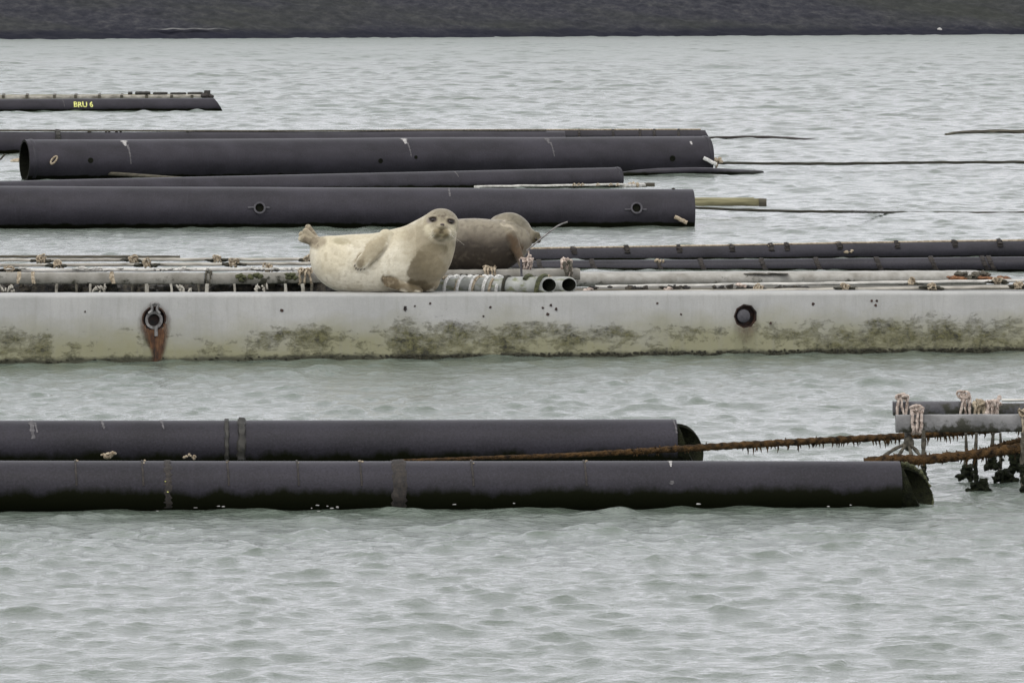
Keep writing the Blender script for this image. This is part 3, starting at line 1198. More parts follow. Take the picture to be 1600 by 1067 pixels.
# ------------------------------------------------------------------ two slim strapped pipes at the right, behind the raft
pc1 = floater('floating_pipe', 'slim black pipe with straps, the rear one of the pair right of the dark seal', PC,
              (700, 391.0, 408), (1680, 375.5, 401), 0.105, M['pipe_mid'], seg=60, sag=0.012, n=28, wall=0.012)
for px in (895, 978, 1060, 1142, 1203, 1228, 1310, 1400, 1490, 1560):
    pc1.band(px, 0.06, M['strap'], 'strap', 0.016, 20, 170, 0.4, 0.6)
pc1.tuft(1204, 75, 0.035, M['rope_tan'], 'weed_tuft', 3)
pc1.tuft(1324, 5, 0.04, M['rope_tan'], 'weed_tuft', 4)
MB().tube([pc1.surf(i / 30, 84, 0.004) for i in range(31)], 0.012, 6, jit=0.2).build('top_rope', M['rope_tan'], pc1.o)
pc2 = floater('floating_pipe', 'slim black pipe with straps, the front one of the pair right of the dark seal', PC,
              (700, 408.5, 420), (1680, 400, 424), 0.085, M['pipe_mid'], seg=60, sag=0.008, n=28, wall=0.012)
for px in (847, 930, 1033, 1100, 1195, 1280, 1375, 1460, 1540, 1550):
    pc2.band(px, 0.055, M['strap'], 'strap', 0.010, -60, 200, 0.3, 0.5, lean=-0.04)
pc2.tuft(1032, 60, 0.045, M['rope_tan'], 'weed_tuft', 5)

# ------------------------------------------------------------------ concrete pontoon with the seal on it
BL, BR = onz(-260, 571.5), onz(1860, 546.0)
bd = (BR - BL).normalized()
bn = Vector((-bd.y, bd.x, 0))        # away from the camera
TL, TR = at(-260, 463.0, BL.y).z, at(1860, 456.4, BR.y).z
BW = 0.62
BLEN = (BR - BL).length


def beam_pt(s, t, z):
    return BL + bd * (s * BLEN) + bn * t + Vector((0, 0, z))


def beam_s(px):
    lo, hi = 0.0, 1.0
    for _ in range(40):
        m_ = (lo + hi) / 2
        p = beam_pt(m_, 0, 0.3)
        if 800 + F * p.x / (p.y * math.cos(PITCH) + (CAM_H - p.z) * math.sin(PITCH)) < px:
            lo = m_
        else:
            hi = m_
    return (lo + hi) / 2


def beam_top(px):
    s = beam_s(px)
    return TL + (TR - TL) * s


vs, fs = [], []
segs = 120
for i in range(segs + 1):
    s = i / segs
    zt = TL + (TR - TL) * s
    e = 0.022
    jz = 0.004 * noise.noise(Vector((i * 0.7, 0, 0)))
    for (t, z) in ((0, -0.6), (0, zt - e), (e * 0.3, zt - e * 0.3), (e, zt + jz), (BW - e, zt + jz), (BW, zt - e), (BW, -0.6)):
        vs.append(beam_pt(s, t + 0.004 * noise.noise(Vector((i * 0.5, t * 3, z))), z))
for i in range(segs):
    for k in range(7):
        p, q = i * 7 + k, i * 7 + (k + 1) % 7
        fs.append((p, q, q + 7, p + 7))
fs.append(tuple(range(6, -1, -1)))
fs.append(tuple(segs * 7 + k for k in range(7)))
pont = MB().add(vs, fs).build('concrete_pontoon', M['concrete'], origin=beam_pt(0.5, BW / 2, 0))
bmn = bmesh.new()
bmn.from_mesh(pont.data)
bmesh.ops.recalc_face_normals(bmn, faces=bmn.faces)
bmn.to_mesh(pont.data)
bmn.free()
tag(pont, 'long pale concrete pontoon with green weed and rust stains, carrying the pale seal', 'pontoon')


def face_pt(px, py, off=0.0):
    """point of the pontoon's front face seen at px, py"""
    s = beam_s(px)
    p = beam_pt(s, -off, 0)
    z = at(px, py, p.y).z
    return Vector((p.x, p.y, z))


def cut_hole(target, c, rad, depth, sides):
    mb = MB()
    n = sides
    vs, fs = [], []
    for j, dd in enumerate((-0.1, depth)):
        for k in range(n):
            a = 2 * math.pi * (k + 0.5) / n + (math.pi / 2 if sides == 6 else 0)
            vs.append(c + bn * dd + (bd * math.cos(a) + Vector((0, 0, 1)) * math.sin(a)) * rad)
    for k in range(n):
        fs.append((k, (k + 1) % n, (k + 1) % n + n, k + n))
    fs.append(tuple(reversed(range(n))))
    fs.append(tuple(range(n, 2 * n)))
    co = mb.add(vs, fs).build('cutter', M['socket'], smooth=False)
    b_ = bmesh.new()
    b_.from_mesh(co.data)
    bmesh.ops.recalc_face_normals(b_, faces=b_.faces)
    b_.to_mesh(co.data)
    b_.free()
    md = target.modifiers.new('cut', 'BOOLEAN')
    md.object = co
    md.solver = 'EXACT'
    bpy.context.view_layer.update()
    dg = bpy.context.evaluated_depsgraph_get()
    me = bpy.data.meshes.new_from_object(target.evaluated_get(dg))
    target.modifiers.clear()
    target.data = me
    bpy.data.objects.remove(co)


HC = face_pt(241, 498)
HR = face_pt(1165, 494)
cut_hole(pont, HC, 0.105, 0.09, 24)
cut_hole(pont, HR, 0.105, 0.09, 9)


def liner(c, rad, depth, sides, mat, name, wall=0.012):
    """recess lining: short sleeve and back plate"""
    n = sides
    vs, fs = [], []
    for rr, dd in ((rad - 0.002, 0.006), (rad - wall, 0.003), (rad - wall * 1.3, depth - 0.01)):
        for k in range(n):
            a = 2 * math.pi * (k + 0.5) / n + (math.pi / 2 if sides == 6 else 0)
            vs.append(c + bn * dd + (bd * math.cos(a) + Vector((0, 0, 1)) * math.sin(a)) * rr)
    for i in range(2):
        for k in range(n):
            fs.append((i * n + k, i * n + (k + 1) % n, (i + 1) * n + (k + 1) % n, (i + 1) * n + k))
    fs.append(tuple(2 * n + k for k in range(n)))
    return MB().add(vs, fs).build(name, mat, pont)


l1 = liner(HC, 0.105, 0.09, 24, M['socket'], 'recess')
l2 = liner(HR, 0.105, 0.09, 9, M['socket'], 'recess')


def disc_ring(mb, c, r_out, r_in, y0, th, n=28):
    """ring in the pontoon's face plane"""
    vs, fs = [], []
    for rr, dd in ((r_out, y0 + th), (r_out, y0), (r_in, y0), (r_in, y0 + th)):
        for k in range(n):
            a = 2 * math.pi * k / n
            vs.append(c + bn * dd + (bd * math.cos(a) + Vector((0, 0, 1)) * math.sin(a)) * rr)
    for i in range(3):
        for k in range(n):
            fs.append((i * n + k, i * n + (k + 1) % n, (i + 1) * n + (k + 1) % n, (i + 1) * n + k))
    mb.add(vs, fs)


mb = MB()
disc_ring(mb, HC + Vector((0.0, 0, -0.012)), 0.075, 0.052, 0.01, 0.05)
mb.build('steel_ring', M['galv'], l1)
Zv = Vector((0, 0, 1))
mb = MB()
mb.tube(spline([HC + bd * -0.03 + Zv * 0.125 - bn * 0.01, HC + bd * -0.02 + Zv * 0.075 - bn * 0.012, HC + bd * -0.05 + Zv * 0.045 - bn * 0.012], 0.01), 0.012, 8)
mb.tube(spline([HC + bd * 0.035 + Zv * 0.125 - bn * 0.01, HC + bd * 0.022 + Zv * 0.075 - bn * 0.012, HC + bd * 0.045 + Zv * 0.045 - bn * 0.012], 0.01), 0.012, 8)
mb.tube(spline([HC + bd * -0.03 + Zv * 0.125 - bn * 0.01, HC + Zv * 0.13 - bn * 0.01, HC + bd * 0.035 + Zv * 0.125 - bn * 0.01], 0.01), 0.012, 8)
mb.build('shackle', M['galv'], l1)
MB().beam(HC + bd * 0.012 + Zv * -0.06 - bn * 0.014, HC + bd * 0.014 + Zv * -0.145 - bn * 0.016, 0.022, 0.028, 0.005).build('ring_pin', M['galv'], l1)
mb = MB()
n = 24
for (c_, r0) in ((HR + bd * -0.012, 0.058),):
    vs, fs = [], []
    for rr, dd in ((r0, 0.09), (r0, 0.018), (r0 * 0.9, 0.012)):
        for k in range(n):
            a = 2 * math.pi * k / n
            vs.append(c_ + bn * dd + (bd * math.cos(a) + Zv * math.sin(a)) * rr)
    for i in range(2):
        for k in range(n):
            fs.append((i * n + k, i * n + (k + 1) % n, (i + 1) * n + (k + 1) % n, (i + 1) * n + k))
    fs.append(tuple(2 * n + k for k in range(n)))
    mb.add(vs, fs)
mb.build('plug', M['plug'], l2)


def stain(c, shape, seed=0, name='rust_stain'):
    """thin rust film on the face; shape = list of (dz, half width left, half width right)"""
    nw = 14
    vs, fs, fd = [], [], []
    fine = []
    K = 40
    zs = [s_[0] for s_ in shape]
    for i in range(K + 1):
        z = zs[0] + (zs[-1] - zs[0]) * i / K
        for a_, b_ in zip(shape[:-1], shape[1:]):
            if b_[0] <= z <= a_[0] or a_[0] <= z <= b_[0]:
                f = (z - a_[0]) / (b_[0] - a_[0] + 1e-9)
                fine.append((z, a_[1] + (b_[1] - a_[1]) * f, a_[2] + (b_[2] - a_[2]) * f, a_[3] + (b_[3] - a_[3]) * f))
                break
    for (z, wl, wr, st) in fine:
        for j in range(nw + 1):
            u_ = -wl + (wl + wr) * j / nw
            # thin sheet hugging the face
            sx = ((c + bd * u_) - BL).dot(bd) / BLEN
            vs.append(c + bd * u_ + Zv * z - bn * 0.007)
            e = math.sin(math.pi * j / nw) ** 1.4
            fd.append(e * st)
    m_ = len(fine)
    for i in range(m_ - 1):
        for j in range(nw):
            p = i * (nw + 1) + j
            # leave the recess open
            cen = (vs[p] + vs[p + nw + 2]) / 2
            if (Vector((cen.x, cen.y, cen.z)) - c + bn * 0.006).length < 0.098:
                continue
            fs.append((p, p + 1, p + nw + 2, p + nw + 1))
    o = MB().add(vs, fs).build(name, M['rust'], pont)
    at_ = o.data.attributes.new('fade', 'FLOAT', 'POINT')
    at_.data.foreach_set('value', fd)
    o.visible_shadow = True
    return o


stain(HC, [(0.14, 0.10, 0.12, 0.0), (0.08, 0.14, 0.15, 0.5), (0.0, 0.17, 0.18, 1.0), (-0.08, 0.17, 0.17, 1.1), (-0.16, 0.11, 0.14, 1.4), (-0.26, 0.05, 0.11, 1.4), (-0.33, 0.03, 0.08, 1.1), (-0.375, 0.05, 0.06, 0.8)])
stain(HR, [(0.15, 0.10, 0.15, 0.0), (0.06, 0.14, 0.17, 0.28), (-0.04, 0.16, 0.17, 0.42), (-0.12, 0.15, 0.16, 0.4), (-0.22, 0.10, 0.10, 0.2), (-0.3, 0.08, 0.08, 0.0)])

# pits and bolt holes in the face
for (px, py, rad) in ((133, 487, 0.010), (440, 485, 0.016), (633, 483, 0.018), (648, 478, 0.010), (672, 474, 0.012),
                      (633, 480, 0.013), (848, 481, 0.012), (861, 477, 0.013), (869, 483, 0.015), (856, 491, 0.017), (766, 480, 0.012), (755, 494, 0.012), (1027, 474, 0.012), (1064, 491, 0.010),
                      (1270, 475, 0.016), (1204, 505, 0.014), (1362, 470, 0.012), (1370, 470, 0.012), (1368, 477, 0.015)):
    mb = MB()
    p = face_pt(px, py, 0.004)
    k = 9
    ring = [p + bd * math.cos(2 * math.pi * i / k) * rad * random.uniform(0.6, 1.15) + Zv * math.sin(2 * math.pi * i / k) * rad * random.uniform(0.6, 1.15) for i in range(k)]
    back = p + bn * 0.003
    mb.add(ring, [tuple(range(k))])
    mb.build('pit', M['socket'], pont, smooth=False)
# weed fringe with real body along the foot of the face
wf = MB()
for i in range(1100):
    px = random.uniform(-60, 1660)
    dens = 0.28 + 0.72 * (0.5 + 0.5 * math.sin(px * 0.011 + 2.2)) if px < 1180 else 0.9
    if 470 < px < 900:
        dens = 0.9
    if px < 590 and random.random() < 0.85:
        continue
    if random.random() > dens:
        continue
    z = random.uniform(0.0, 0.035)
    s = beam_s(px)
    p = beam_pt(s, -0.002, z)
    wf.ball(p, (random.uniform(0.005, 0.018), 0.006, random.uniform(0.004, 0.011)), 7, 5, lump=0.8, ls=60)
wo = wf.build('weed_fringe', M['weed'], pont)
wo['kind'] = 'stuff'

# ------------------------------------------------------------------ raft behind the pontoon, left part
RB = M['raft_beam']
root = empty('raft_beam', at(160, 445, 62.0))
MB().beam(at(-200, 434.0, 61.9), at(319, 435.0, 62.0), 0.16, 0.098, 0.012, 60, rough=0.0015).build('beam', RB, root)
mb = MB()
for px in (32, 55, 172):
    for k in range(3):
        x = px + random.uniform(-5, 5)
        mb.tube(spline([at(x, 425, 61.82), at(x + random.uniform(-3, 3), 434, 61.8), at(x + random.uniform(-5, 5), 443, 61.8)], 0.02), 0.009, 6)
mb.build('rope_end', M['rope_tan'], root)
tag(root, 'long grey raft beam at the left edge, just behind the concrete pontoon', 'beam')
root = empty('raft_beam', at(600, 440, 62.2))
MB().beam(at(321.5, 435.6, 62.0), at(904, 428.0, 62.6), 0.16, 0.098, 0.012, 60, rough=0.0015).build('beam', RB, root)


def lash_on(root_, px, pyc, Y, hw_px, hh_px, mat, count=4, r=0.012, spread=6, name='rope_lashing', fuzz=4):
    """a few turns of rope round a bar seen at (px,pyc)"""
    mb = MB()
    sc = Y / F
    for k in range(count):
        x = px + (k - (count - 1) / 2) * spread * 2 / max(1, count - 1) * 0.95 if count > 1 else px
        ln = random.uniform(-3.5, 3.5)
        lift = random.uniform(0, 0.008)
        pts = []
        for j in range(13):
            q = 2 * math.pi * j / 12
            cy = math.sin(q)
            cx = math.cos(q)
            # squarish loop round the section
            sy = max(-1, min(1, cy * 1.35)) * (hh_px + 1.5) * sc
            sz = max(-1, min(1, cx * 1.35)) * hw_px * sc
            base = at(x + ln * cy, pyc, Y)
            pts.append(base + Vector((random.uniform(-0.006, 0.006), -sz, sy + (lift if cy > 0.8 else 0))))
        mb.tube(spline(pts, 0.01), r * random.uniform(0.75, 1.05), 7, lobes=2, twist=60, jit=0.08)
    for k in range(fuzz):
        p = at(px + random.uniform(-spread, spread), pyc - hh_px - random.uniform(-1, 3), Y - 0.05)
        mb.ball(p, (r * random.uniform(0.8, 1.5), r * 1.2, r * random.uniform(0.8, 1.5)), 8, 6, lump=0.9, ls=60)
    if fuzz > 3:
        # slack loops of the knot standing off the bar
        for k in range(3):
            c = at(px + random.uniform(-spread, spread), pyc - hh_px - 2.0 + random.uniform(-1.5, 2.5), Y - 0.06)
            u_ = Vector((random.uniform(-1, 1), random.uniform(-0.5, 0.5), random.uniform(-0.6, 0.6))).normalized()
            v_ = u_.cross(Vector((random.uniform(-0.4, 0.4), 1, random.uniform(-0.4, 0.4)))).normalized()
            q0 = random.uniform(0, 6)
            R_ = random.uniform(0.018, 0.032)
            mb.tube([c + u_ * math.cos(q0 + j * 0.5) * R_ + v_ * math.sin(q0 + j * 0.5) * R_ * 0.7 for j in range(11)], r * 0.8, 6, jit=0.1)
    return mb.build(name, mat, root_)


lash_on(root, 326, 436, 62, 0.09 * F / 62, 9, M['rope_drop'], 2, 0.008, 3)
for px in (473, 481):
    lash_on(root, px, 433, 62.1, 16, 9, M['rope_tan'], 2, 0.010, 4)
lash_on(root, 766, 430.5, 62.4, 16, 10, M['rope_tan'], 4, 0.013, 8)
lash_on(root, 822, 413, 62.5, 10, 6, M['rope_pale'], 4, 0.013, 8, fuzz=6)
lash_on(root, 885, 421, 62.6, 16, 12, M['rope_pale'], 5, 0.015, 7, fuzz=5)
lash_on(root, 888, 424, 62.5, 16, 11, M['rope_drop'], 3, 0.014, 5, fuzz=3)
for px in (376, 400, 455):
    mb = MB()
    for k in range(5):
        mb.ball(at(px + random.uniform(-8, 8), 432 + random.uniform(-3, 5), 61.93), (0.03, 0.02, 0.02), 8, 6, lump=0.8, ls=40)
    mb.build('weed_tuft', M['green_weed'], root)
mb = MB()
for k in range(40):
    mb.ball(at(random.uniform(690, 800), 437 + random.uniform(-4, 3), 62.3), (random.uniform(0.02, 0.05), 0.03, random.uniform(0.012, 0.03)), 8, 6, lump=0.8, ls=40)
mb.build('weed_patch', M['weed'], root)
tag(root, 'grey raft beam passing behind the pale seal, its right end bound with ropes', 'beam')

# rails lying on the raft deck


def rail_obj(label, A, B, wdt, h, mat, binds=(), bmat='rope_tan', name='raft_rail', group='rails lying on the raft'):
    mb = MB().beam(A, B, wdt, h, 0.006, 50, rough=0.0025)
    o = mb.build(name, mat)
    tag(o, label, 'rail', group)
    for (px, py, Y) in binds:
        k = MB()
        sc = Y / F
        # dark weed to either side, pale rope in the middle
        for s_ in (-1, 1):
            for j in range(4):
                k.ball(at(px + s_ * random.uniform(5, 14), py + random.uniform(-0.5, 2), Y - 0.03), (0.04, 0.03, 0.013), 8, 6, lump=0.8, ls=40)
        k.build('weed_tuft', M['weed'], o)
        lash_on(o, px, py, Y, wdt / 2 / sc + 1.5, h / 2 / sc, M[bmat], 4, 0.009, 5, fuzz=5)
    return o


rail_obj('thin dark plank furthest back on the raft at the left edge', at(-200, 400.5, 64.4), at(281, 401.5, 64.4), 0.12, 0.022, M['wood_dark'])
rail_obj('raft rail left of the pale seal, rearmost one with four rope bindings', at(-200, 407, 63.8), at(560, 405.0, 63.9), 0.10, 0.026, M['rail'],
         ((65, 407, 63.8), (208, 406.5, 63.8), (340, 406, 63.8), (480, 405.5, 63.85)))
rail_obj('raft rail left of the pale seal, middle one with three rope bindings', at(-200, 416, 63.2), at(560, 411.5, 63.3), 0.10, 0.026, M['rail'],
         ((90, 414.5, 63.2), (230, 413.8, 63.2), (365, 412.8, 63.2)))
r_ = rail_obj('pale raft rail left of the pale seal, nearest to the grey beam', at(-200, 423.5, 62.6), at(560, 420.0, 62.7), 0.10, 0.028, M['rail_white'],
              ((15, 422.5, 62.6), (420, 420.5, 62.6)))
mb = MB()
for k in range(70):
    x = random.choice((random.uniform(120, 160), random.uniform(240, 300), random.uniform(380, 460), random.uniform(0, 480)))
    mb.ball(at(x, 420.5 + random.uniform(-2, 2), 62.5), (random.uniform(0.01, 0.04), 0.02, random.uniform(0.005, 0.014)), 7, 5, lump=0.8, ls=40)
mb.build('shell_litter', M['rail_white'], r_)

# dark mussel mass, added to stand in for shade in the gap too
mb = MB()
for i in range(210):
    px = random.uniform(-60, 500) if i < 150 else random.uniform(680, 830)
    mb.ball(at(px, random.uniform(446, 466), 62.3 + random.uniform(-0.15, 0.25)), (random.uniform(0.05, 0.14), 0.1, random.uniform(0.04, 0.09)), 9, 6, lump=0.7, ls=16)
mb.beam(at(-200, 454, 62.6), at(840, 450, 62.8), 0.3, 0.16, 0.03, 40, rough=0.01)
o = mb.build('mussel_shade_mass', M['mussels'])
tag(o, 'dark crust of mussels, weed and painted shade filling the gap under the raft beams', 'mussel growth', kind='stuff')

ORD = ['first', 'second', 'third', 'fourth', 'fifth', 'sixth', 'seventh', 'eighth', 'ninth', 'tenth', 'eleventh', 'twelfth', 'thirteenth', 'fourteenth', 'fifteenth']
hx = [(89, 5), (119, 4), (141, 4), (164, 3), (207, 3), (229, 6), (267, 4), (310, 4), (324, 6), (366, 4), (414, 4), (446, 5), (472, 6), (488, 4)]
for i, (px, wd) in enumerate(hx):
    mb = MB()
    p0, p1_ = at(px, 443.5, 61.86), at(px + random.uniform(-1, 1), 465, 61.86)
    mb.tube(spline([p0, p0.lerp(p1_, 0.5) + Vector((random.uniform(-0.01, 0.01), 0, 0)), p1_], 0.02), wd / 2 * 61.9 / F, 7, jit=0.15)
    tag(mb.build('hanging_rope', M['rope_drop' if i % 3 == 1 else 'rail']), 'short frayed rope hanging under the grey raft beam, %s from the left edge' % ORD[i], 'rope', 'short ropes hanging under the raft beam')
for i, (px, lab) in enumerate(((155, 'pale mussel tuft under the raft beam, left of the rusty ring'), (292, 'pale mussel tuft under the raft beam, between the ring and the beam joint'), (408, 'pale mussel tuft under the raft beam, nearest the pale seal'), (10, 'pale mussel tuft under the raft beam at the left edge'))):
    mb = MB()
    for k in range(9):
        x = px + random.uniform(-13, 13)
        mb.ball(at(x, 452 + random.uniform(-5, 4), 61.8), (0.010, 0.012, random.uniform(0.014, 0.03)), 8, 6, lump=0.8, ls=50, rot=Matrix.Rotation(random.uniform(-0.8, 0.8), 3, 'Y'))
    tag(mb.build('mussel_tuft', M['rail']), lab, 'mussel tuft', 'mussel tufts under the raft beam')

# ------------------------------------------------------------------ raft, right part: pale beam and rails
root = empty('pale_beam', at(1200, 446, 64.0))
mb = MB().beam(at(880, 436.5, 64.1), at(1533, 434.0, 64.6), 0.55, 0.115, 0.035, 60, rough=0.002)
mb.build('beam', M['pale_beam'], root)
mb = MB()
for (a_, b_, n_) in ((1165, 1195, 8), (1200, 1230, 4)):
    for k in range(n_):
        mb.ball(at(random.uniform(a_, b_), 427.5 + random.uniform(-0.5, 0.8), 64.1), (0.05, 0.06, 0.006), 8, 5, lump=0.5, ls=20)
mb.build('weed_patch', M['rope_drop'], root)
tag(root, 'wide pale beam behind the concrete pontoon, right of the two grey tubes', 'beam')
root = empty('weed_heap', at(1535, 442, 63.9))
mb = MB()
for k in range(26):
    mb.ball(at(random.uniform(1500, 1540), 433 + random.uniform(-5, 5), 63.9), (random.uniform(0.02, 0.06), 0.05, random.uniform(0.015, 0.03)), 9, 6, lump=0.8, ls=30)
mb.build('brown_weed', M['rope_drop'], root)
mb = MB()
for k in range(26):
    mb.ball(at(random.choice((random.uniform(1484, 1508), random.uniform(1535, 1578))), 436 + random.uniform(-3, 3), 63.85), (random.uniform(0.03, 0.07), 0.04, random.uniform(0.012, 0.022)), 9, 6, lump=0.8, ls=30)
mb.build('rusty_weed', M['rust_mass'], root)
tag(root, 'low heap of rusty brown weed near the right edge behind the pontoon', 'weed heap')

rail_obj('raft rail right of the round plugged hole, rear one running to the right edge', at(930, 448.2, 62.6), at(1760, 436.5, 63.0), 0.09, 0.026, M['rail_white'],
         ((1425, 442.5, 62.85), (1558, 439.8, 62.9)), name='raft_rail')
rail_obj('raft rail right of the round plugged hole, front one just behind the pontoon edge', at(905, 457.5, 61.5), at(1760, 446.0, 61.7), 0.09, 0.024, M['rail'],
         ((1185, 452.5, 61.6), (1320, 450.5, 61.6), (1457, 449, 61.6), (1590, 447, 61.65)), name='raft_rail')
mb = MB()
for k in range(60):
    x = random.choice((random.uniform(990, 1010), random.uniform(1030, 1065), random.uniform(1110, 1200), random.uniform(1215, 1260), random.uniform(920, 1300)))
    mb.ball(at(x, 451 + random.uniform(-3, 3), 61.75), (random.uniform(0.015, 0.045), 0.03, random.uniform(0.008, 0.022)), 8, 6, lump=0.8, ls=40)
o = mb.build('mussel_litter', M['mussels'])
tag(o, 'scattered dark mussels along the rails behind the pontoon, right side', 'mussels', kind='stuff')
mb = MB()
for (px, py) in ((918, 453), (1042, 452), (1188, 449), (1160, 446)):
    for k in range(3):
        mb.ball(at(px + random.uniform(-6, 6), py + random.uniform(-1.5, 1.5), 61.6), (0.025, 0.02, 0.014), 8, 6, lump=0.8, ls=40)
o = mb.build('rope_scrap', M['rope_pale'])
tag(o, 'scraps of pale rope caught on the rails right of the grey tubes', 'rope scraps', kind='stuff')
mb = MB().beam(at(895, 454, 61.9), at(1760, 448, 62.2), 0.6, 0.03, 0.01, 20, rough=0.002)
tag(mb.build('deck_board', M['wood_dark']), 'dark wet deck board under the right hand rails', 'board')

# ------------------------------------------------------------------ two grey tubes with rope turns on the pontoon


def grey_tube(label, C_end, C_start, r, wraps, root_name='grey_tube', cut=0.75):
    d = (C_end - C_start).normalized()
    side = d.cross(Vector((0, 0, 1))).normalized()
    up = side.cross(d)
    n, seg = 28, 20
    vs, fs = [], []
    for i in range(seg + 1):
        c = C_start.lerp(C_end, i / seg)
        for k in range(n):
            a = 2 * math.pi * k / n
            vs.append(c + (side * math.cos(a) + up * math.sin(a)) * r - d * (cut * r * (1 + math.cos(a)) * (i / seg) ** 8))
    for i in range(seg):
        for k in range(n):
            p, q = i * n + k, i * n + (k + 1) % n
            fs.append((p, p + n, q + n, q))
    b0 = len(vs)
    for c, rr in ((C_end, r * 0.80), (C_end - d * 0.3, r * 0.80)):
        for k in range(n):
            a = 2 * math.pi * k / n
            vs.append(c + (side * math.cos(a) + up * math.sin(a)) * rr - d * cut * rr * (1 + math.cos(a)))
    for k in range(n):
        k2 = (k + 1) % n
        fs.append((seg * n + k, seg * n + k2, b0 + k2, b0 + k))
    fs.append(tuple(reversed(range(n))))
    o = MB().add(vs, fs).build(root_name, M['grey_pipe'], origin=C_start.lerp(C_end, 0.5) - Vector((0, 0, r)))
    vs2 = vs[b0:]
    f2 = [(k, (k + 1) % n, (k + 1) % n + n, k + n) for k in range(n)] + [tuple(n + k for k in range(n))]
    MB().add(vs2, f2).build('bore', M['pipe_bore'], o)
    tag(o, label, 'tube', 'grey tubes on the pontoon')
    for (t0, t1, turns, mt, rr) in wraps:
        pts = []
        K = int(16 * turns)
        for j in range(K + 1):
            f = j / K
            a = 2 * math.pi * turns * f + t0 * 9
            c = C_start.lerp(C_end, t0 + (t1 - t0) * f)
            pts.append(c + (side * math.cos(a) + up * math.sin(a)) * (r + rr * 0.6))
        MB().tube(pts, rr, 6, jit=0.1).build('rope_turns', M[mt], o)
    return o


btz = beam_top(850)
E1 = at(865, 445.5, 60.62)
S1 = at(676, 446.5, 61.0)
grey_tube('open ended grey tube bound with white rope, the front one beside the pale seal', E1, S1, 0.070,
          ((0.02, 0.56, 5, 'rope_white', 0.015), (0.10, 0.52, 3, 'rope_tan', 0.012), (0.78, 0.93, 1.2, 'green_weed', 0.020), (0.60, 0.66, 1, 'weed', 0.014)))
E2 = at(896, 445.0, 60.85)
S2 = at(700, 445.5, 61.3)
grey_tube('open ended grey tube reaching further right, partly behind the front tube', E2, S2, 0.070,
          ((0.05, 0.5, 4, 'rope_white', 0.014), (0.80, 0.84, 1, 'rope_tan', 0.012)))

# ------------------------------------------------------------------ near pair of pipes
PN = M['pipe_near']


def near_pipe(label, L, R, r, nose, sag):
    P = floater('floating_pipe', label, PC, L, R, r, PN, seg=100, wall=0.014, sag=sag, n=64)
    # inner pipe, cut on the slant, sticking out of the sleeve
    n = 48
    r2 = r - 0.022
    Ln, Mn = nose
    vs, fs = [], []
    R1 = []
    for j, rr in enumerate((r2, r2, r2 - 0.02, r2 - 0.02)):
        for k in range(n):
            a = 2 * math.pi * k / n
            rough_ = 1 + 0.03 * noise.noise(Vector((math.cos(a) * 4, math.sin(a) * 4, label.__len__())))
            ext = Ln * math.sqrt(max(0, 1 - ((1 + math.sin(a)) / 2) ** 1.5)) - Mn * math.cos(a)
            ext = max(ext, -0.02)
            base = P.axis(1.0) - Vector((0, 0, 0.006))
            x = -0.25 if j in (0, 3) else ext
            vs.append(base + P.d * x + (P.side * math.cos(a) + P.up * math.sin(a)) * rr * rough_)
    for i in range(3):
        for k in range(n):
            fs.append((i * n + k, i * n + (k + 1) % n, (i + 1) * n + (k + 1) % n, (i + 1) * n + k))
    o = MB().add(vs, fs).build('inner_pipe', M['bore_weed'], P.o)
    vs2 = [P.axis(1.0) + P.d * -0.2 + (P.side * math.cos(2 * math.pi * k / n) + P.up * math.sin(2 * math.pi * k / n)) * (r2 - 0.022) for k in range(n)]
    MB().add(vs2, [tuple(range(n))]).build('bore', M['pipe_bore'], P.o)
    return P


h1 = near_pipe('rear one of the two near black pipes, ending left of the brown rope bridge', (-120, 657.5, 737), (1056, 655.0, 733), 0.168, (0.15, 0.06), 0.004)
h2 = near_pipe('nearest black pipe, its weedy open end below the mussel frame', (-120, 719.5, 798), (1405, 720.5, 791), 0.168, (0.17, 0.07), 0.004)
# marks
for (px, at_, ab, wt, wb, m_) in ((48, 85, 20, 0.03, 0.03, 'faint_dropping'), (54, 70, 35, 0.02, 0.01, 'faint_dropping'), (158, 85, 45, 0.02, 0.015, 'faint_dropping'), (251, 88, 45, 0.025, 0.01, 'faint_dropping'),
                                  (1050, 88, 30, 0.012, 0.012, 'faint_dropping')):
    h1.streak(px, at_, ab, wt, wb, M[m_], 'bird_dropping', 0.02)
h1.band(354, 0.028, M['float_dark'], 'weedy_strap', 0.012, -60, 230, 0.3, 0.5)
h1.band(377, 0.055, M['float_dark'], 'weedy_strap', 0.016, -60, 230, 0.3, 0.5)
for px in (120, 224, 357, 466, 564, 738, 914):
    h2.band(px, 0.012, M['strap'], 'strap', 0.005, 10, 200, 0.3, 0.3, lean=-0.01)
    h2.tuft(px, 78, 0.014, M['rope_tan'], 'strap_knot', 2)
h2.band(622, 0.085, M['strap'], 'wide_strap', 0.010, -60, 200, 0.2, 0.5)
h2.band(262, 0.04, M['strap'], 'strap', 0.003, -40, 100, 0.5, 0.5)
h2.streak(1046, 84, 55, 0.03, 0.01, M['dropping'])
h2.streak(1046, 20, 12, 0.03, 0.02, M['faint_dropping'])
h2.tuft(259, 8, 0.010, M['yellow_paint'], 'yellow_fleck', 2)
# froth and shells caught between the two pipes
for (px, py, s, lab) in ((169, 710, 0.034, 'lump of pale foam caught between the two near pipes'), (296, 713, 0.022, 'smaller frothy scrap caught between the two near pipes')):
    mb = MB()
    for k in range(9):
        mb.ball(at(px + random.uniform(-9, 9), py + random.uniform(-3, 3), 43.9), (s * random.uniform(0.3, 0.6), s * 0.5, s * random.uniform(0.25, 0.45)), 9, 6, lump=0.8, ls=40)
    tag(mb.build('foam_scrap', M['rope_tan']), lab, 'foam')

